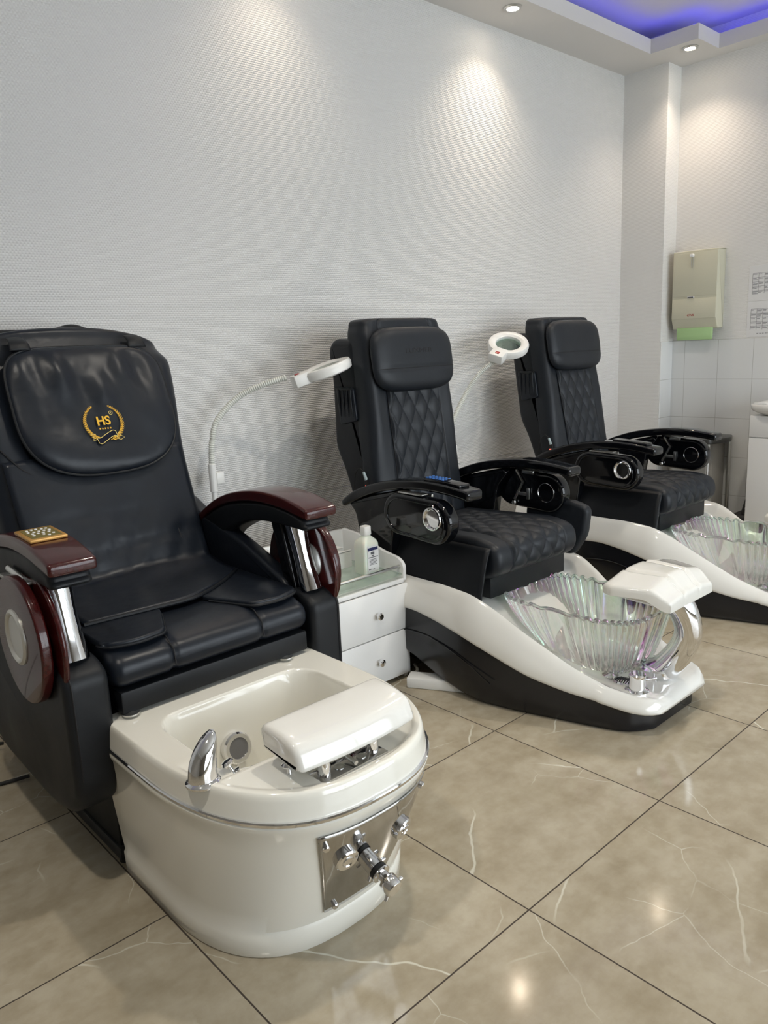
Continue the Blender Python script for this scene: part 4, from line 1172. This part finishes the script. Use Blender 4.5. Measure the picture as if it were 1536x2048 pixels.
# ------------------------------------------------------------------ magnifier lamps
def magnifier(base, pts, head, hn, hx, label, r=.108):
    """floor-standing lamp with ribbed goose neck; head centre, head normal, direction from handle to head"""
    t = thing('magnifier_lamp', label, 'magnifier lamp', (base[0], base[1], 0), 'white goose-neck magnifier lamps')
    o = V(base[0], base[1], 0)
    MB().lathe([(.12, 0), (.12, .02), (.10, .032), (.03, .036), (0, .036)], (0, 0, 0), seg=40).build('foot', M_WPLASTIC, t)
    zj = pts[0][2]
    MB().cyl((0, 0, .03), (0, 0, zj-.10), .0105, .0105, 18).build('pole', M_WPLASTIC, t)
    cl = MB().cyl((0, 0, zj-.115), (0, 0, zj), .0155, .0155, 22, .002).build('neck_socket', M_WPLASTIC, t)
    MB().box(.010, .046, -.016, .016, zj-.085, zj-.035, .005).build('clamp_knob', M_WPLASTIC, cl)
    path = [p-o for p in spline(pts, 40)]
    # evenly spaced ribs
    L_ = [0]
    for a, b in zip(path, path[1:]): L_.append(L_[-1]+(b-a).length)
    n = int(L_[-1]/.0022); pp = []
    k = 0
    for i in range(n+1):
        s = L_[-1]*i/n
        while k < len(L_)-2 and L_[k+1] < s: k += 1
        q = (s-L_[k])/max(1e-9, L_[k+1]-L_[k]); pp.append(path[k].lerp(path[k+1], q))
    LT = L_[-1]
    MB().tube(pp, lambda q: .0118+.0016*cos(2*pi*q*LT/.0088), 16).build('goose_neck', M_HOSE, t, ang=80)
    hn = Vector(hn).normalized(); hx = Vector(hx); hx = (hx-hn*hx.dot(hn)).normalized(); hy = hn.cross(hx)
    c = Vector(head)-o
    hd = MB().lathe([(.066, -.019), (r-.010, -.021), (r-.003, -.016), (r, .007), (r-.006, .019), (r-.014, .021), (.078, .020), (.066, .012), (.066, -.019)], c, hn, 64, cap=False).build('lamp_ring', M_WPLASTIC, t, ang=35)
    MB().lathe([(.067, -.004), (.067, 0), (.05, .004), (.02, .0065), (0, .007)], c, hn, 48).build('lens', M_LENS, hd)
    m = Matrix((hx, hy, hn)).transposed().to_4x4(); m.translation = c
    hb = MB().box(-r-.045, -r+.034, -.039, .039, -.023, .026, .006).xf(m).build('handle', M_WPLASTIC, hd)
    MB().box(-r-.028, -r-.010, -.010, .010, .0255, .0292, .001).xf(m).build('switch', M_RED, hb)
    return t
H1 = V(1.372, -.350, 1.200)
magnifier((.93, -.12), [V(.93, -.12, .845), V(.938, -.123, .93), V(.968, -.13, 1.02), V(1.06, -.15, 1.105), V(1.145, -.215, 1.152), V(1.218, -.275, 1.176)], H1, (-.29, .10, .95), (.93, -.36, .30), 'white magnifier lamp arching from beside the left chair towards the middle chair')
H2 = V(2.625, -.305, 1.262)
magnifier((2.30, -.17), [V(2.30, -.17, .80), V(2.335, -.175, .90), V(2.42, -.19, 1.03), V(2.475, -.24, 1.13), V(2.53, -.30, 1.19)], H2, (-.36, -.40, .84), (.85, .15, .35), 'white magnifier lamp rising between the middle and far right chairs, lens facing forward')

# ------------------------------------------------------------------ towel dispenser on the right wall
def dispenser():
    t = thing('towel_dispenser', 'beige metal paper towel dispenser fixed to the right wall above the tiles', 'towel dispenser', (XR, 0, 0))
    y0, y1, D = -.345, -.642, .105
    yl, yr = y0, y1
    pf = roundpoly([(0, 1.80), (-D, 1.795), (-D, 1.375), (-D+.028, 1.312), (0, 1.312)], [.003, .006, .006, .006, .003], 4)
    # profile (x,z), pushed along y
    MB().slab(pf, yr, yl, .006, 'y', 3).build('casing', M_BEIGE, t, ang=40)
    MB().box(-D-.003, -D+.002, yr+.004, yl-.004, 1.375, 1.500, .0015).build('lower_cover', M_BEIGE, t)
    MB().box(-D-.003, -D+.002, yr+.004, yl-.004, 1.516, 1.782, .0015).build('door', M_BEIGE, t)
    sw = MB().box(-D-.006, -D+.002, -.495, -.450, 1.5025, 1.5145, .001).build('window_frame', M_PAPER, t)
    MB().box(-D-.0066, -D-.003, -.491, -.454, 1.506, 1.511).build('level_window', M_RUBBER, sw)
    tow = roundpoly([(-.088, 1.318), (-.088, 1.262), (-.080, 1.238), (-.070, 1.255), (-.070, 1.318)], .006, 3)
    MB().slab(tow, yr+.03, yl-.03, .004, 'y', 2).build('paper_towel', M_GREEN, t)
    m = basis((-D-.0036, -.475, 1.397), (0, -1, 0), (0, 0, 1))
    vs, fs = text_mesh('CWS', .016, m, .0004, .0004, 1.3)
    MB().add(vs, fs).build('logo', M_RED, t, recalc=False)
    h = MB().lathe([(.011, 0), (.011, .004), (.006, .012), (.006, .02), (.010, .024), (.0, .027)], (-D-.003, -.478, 1.765), (-1, 0, 0), 20).build('hook', M_WPLASTIC, t)
    MB().tube([(-D-.010, -.478+.007*sin(a), 1.725+.033*cos(a)) for a in [2*pi*k/28 for k in range(29)]], .0013, 6).build('cord_loop', M_LIGHTGREY, h)
dispenser()

# ------------------------------------------------------------------ notices on the right wall
def notice(z0, z1, label, seed, cols):
    y0 = -.792; y1 = y0-.215; x = XR
    t = MB().box(x-.0012, x-.0002, y1, y0, z0, z1).build('notice', M_PAPER)
    tag(t, label, 'notice', None)
    rnd = random.Random(seed); ink = MB()
    def bar(a, b, c, d): ink.box(x-.0018, x-.0010, a, b, c, d)
    ty, by = z1-.045, z0+.042
    lx = y0-.022
    cw = .036
    for k in range(cols+1): bar(lx-cw*k-.0006, lx-cw*k+.0006, by, ty)
    z = ty
    while z > by:
        bar(lx-cw*cols, lx, z-.0006, z+.0006)
        for k in range(cols):
            hh = rnd.choice((1, 1, 2, 2, 3))
            for q in range(hh):
                ww = rnd.uniform(.35, .9)*cw
                bar(lx-cw*k-.002-ww, lx-cw*k-.002, z-.0075-q*.006, z-.005-q*.006)
        z -= .026
    if seed == 2:
        for k in range(5): bar(lx-.05-k*.017, lx-.04-k*.017, z0+.018, z0+.021)
    ink.build('printing', M_INK, t)
notice(1.463, 1.672, 'upper printed table of rules in plastic sleeve on the right wall', 1, 5)
notice(1.246, 1.459, 'lower printed table of rules touching the tile edge on the right wall', 2, 5)

# ------------------------------------------------------------------ wash basin with cabinet
def washbasin():
    t = thing('washbasin_cabinet', 'white washbasin on a white cabinet at the right wall', 'washbasin', (0, 0, 0))
    x0, x1, y0, y1 = 3.95, XR-.007, -1.62, -1.022
    MB().box(x0+.018, x1, y0, y1, .0, .80).build('cabinet_body', M_LAMINATE, t)
    MB().box(x0, x0+.017, y0, y1, .015, .672, .002).build('door', M_LAMINATE, t)
    MB().box(x0, x0+.017, y0, y1, .677, .80, .002).build('drawer', M_LAMINATE, t)
    cy = (y0+y1)/2; cx = (x0+x1)/2
    rings = []
    for z, k, kx in ((.775, .55, .60), (.80, .80, .86), (.826, 1.02, 1.03), (.836, 1.05, 1.06), (.860, 1.06, 1.07), (.866, 1.05, 1.055)):
        rings.append([(min(x1, cx-.02+superell(.23*kx, .29*k, 4)(2*pi*j/80)[0]), cy+superell(.23*kx, .29*k, 4)(2*pi*j/80)[1]+.02, z) for j in range(80)])
    for z, k in ((.862, .92), (.84, .82), (.79, .70), (.77, .5), (.765, .2)):
        rings.append([(cx-.035+superell(.18*k, .27*k, 3)(2*pi*j/80)[0], cy+superell(.18*k, .27*k, 3)(2*pi*j/80)[1]+.02, z) for j in range(80)])
    b = MB().rings(rings, False, True).build('basin', M_CERAMIC, t, ang=60)
    MB().lathe([(.035, 0), (.04, .004), (.036, .016), (.025, .02), (0, .021)], (4.20, -1.105, .866), seg=28).build('soap_dish', M_CERAMIC, b)
washbasin()
# small stand with dark top behind the far chair, bag and bin bag beside it
def side_table():
    t = thing('side_table', 'small side table with dark top behind the far right chair', 'side table')
    pr = roundpoly([(4.06, -.38), (4.375, -.38), (4.375, -.745), (4.23, -.80), (4.06, -.74)], [.02, .02, .03, .06, .04], 5)
    MB().slab(pr, .600, .632, .006, 'z', 3).build('table_top', M_GREYTABLE, t)
    MB().box(4.20, 4.37, -.70, -.42, .03, .60, .003).build('panel', M_LIGHTGREY, t)
    for x, y in ((4.10, -.715), (4.36, -.735)):
        MB().cyl((x, y, 0), (x, y, .60), .012, .012, 16).build('leg', M_STEEL, t)
side_table()
bg_ = thing('handbag', 'black bag on the floor beside the washbasin cabinet', 'bag')
MB().slab(roundpoly([(4.06, .0), (4.36, .0), (4.33, .17), (4.10, .17)], .03, 4), -1.0, -.86, .03, 'y', 4).build('bag_body', M_RUBBER, bg_)
MB().tube(spline([(4.12, -.93, .15), (4.15, -.95, .27), (4.22, -.965, .31), (4.29, -.95, .26), (4.31, -.93, .15)], 8), .012, 10, flat=.5).build('bag_handle', M_RUBBER, bg_)

# ------------------------------------------------------------------ cables
ps = thing('power_strip', 'white power strip lying on the floor beside the middle chair base', 'power strip', (1.352, -1.028, 0), rotz=radians(30))
MB().box(-.034, .034, -.17, .17, 0, .042, .006).build('strip_body', M_WPLASTIC, ps)
cb = MB().tube(spline([(1.345, -.62, .007), (1.337, -.76, .007), (1.345, -.85, .007), (1.375, -.915, .007), (1.362, -.965, .007), (1.305, -.948, .007), (1.284, -.90, .007), (1.315, -.858, .016), (1.365, -.83, .012), (1.40, -.78, .010)], 10), .0065, 10)
tag(cb.build('white_cable', M_CABLE), 'white cable looped on the floor between drawer cabinet and middle chair', 'cable')
cb = MB().tube(spline([(-.9, -.25, .006), (-.5, -.30, .006), (-.25, -.42, .006), (-.10, -.46, .006), (-.02, -.49, .012)], 10), .006, 10)
tag(cb.build('power_cable', M_RUBBER), 'black cable on the floor left of the left chair, nearer loop', 'cable')
cb = MB().tube(spline([(-.8, -.02, .18), (-.4, -.06, .10), (-.20, -.13, .05), (-.10, -.19, .03), (-.02, -.24, .03)], 10), .006, 10)
tag(cb.build('power_cable', M_RUBBER), 'black cable hanging beside the back wall left of the left chair', 'cable')
cb = MB().tube(spline([(1.365, -.02, .545), (1.372, -.03, .50), (1.368, -.025, .44), (1.36, -.02, .39), (1.375, -.03, .34)], 8), .005, 8)
tag(cb.build('wall_cord', M_CABLE), 'cream cord end hanging on the wall behind the cabinet', 'cord')
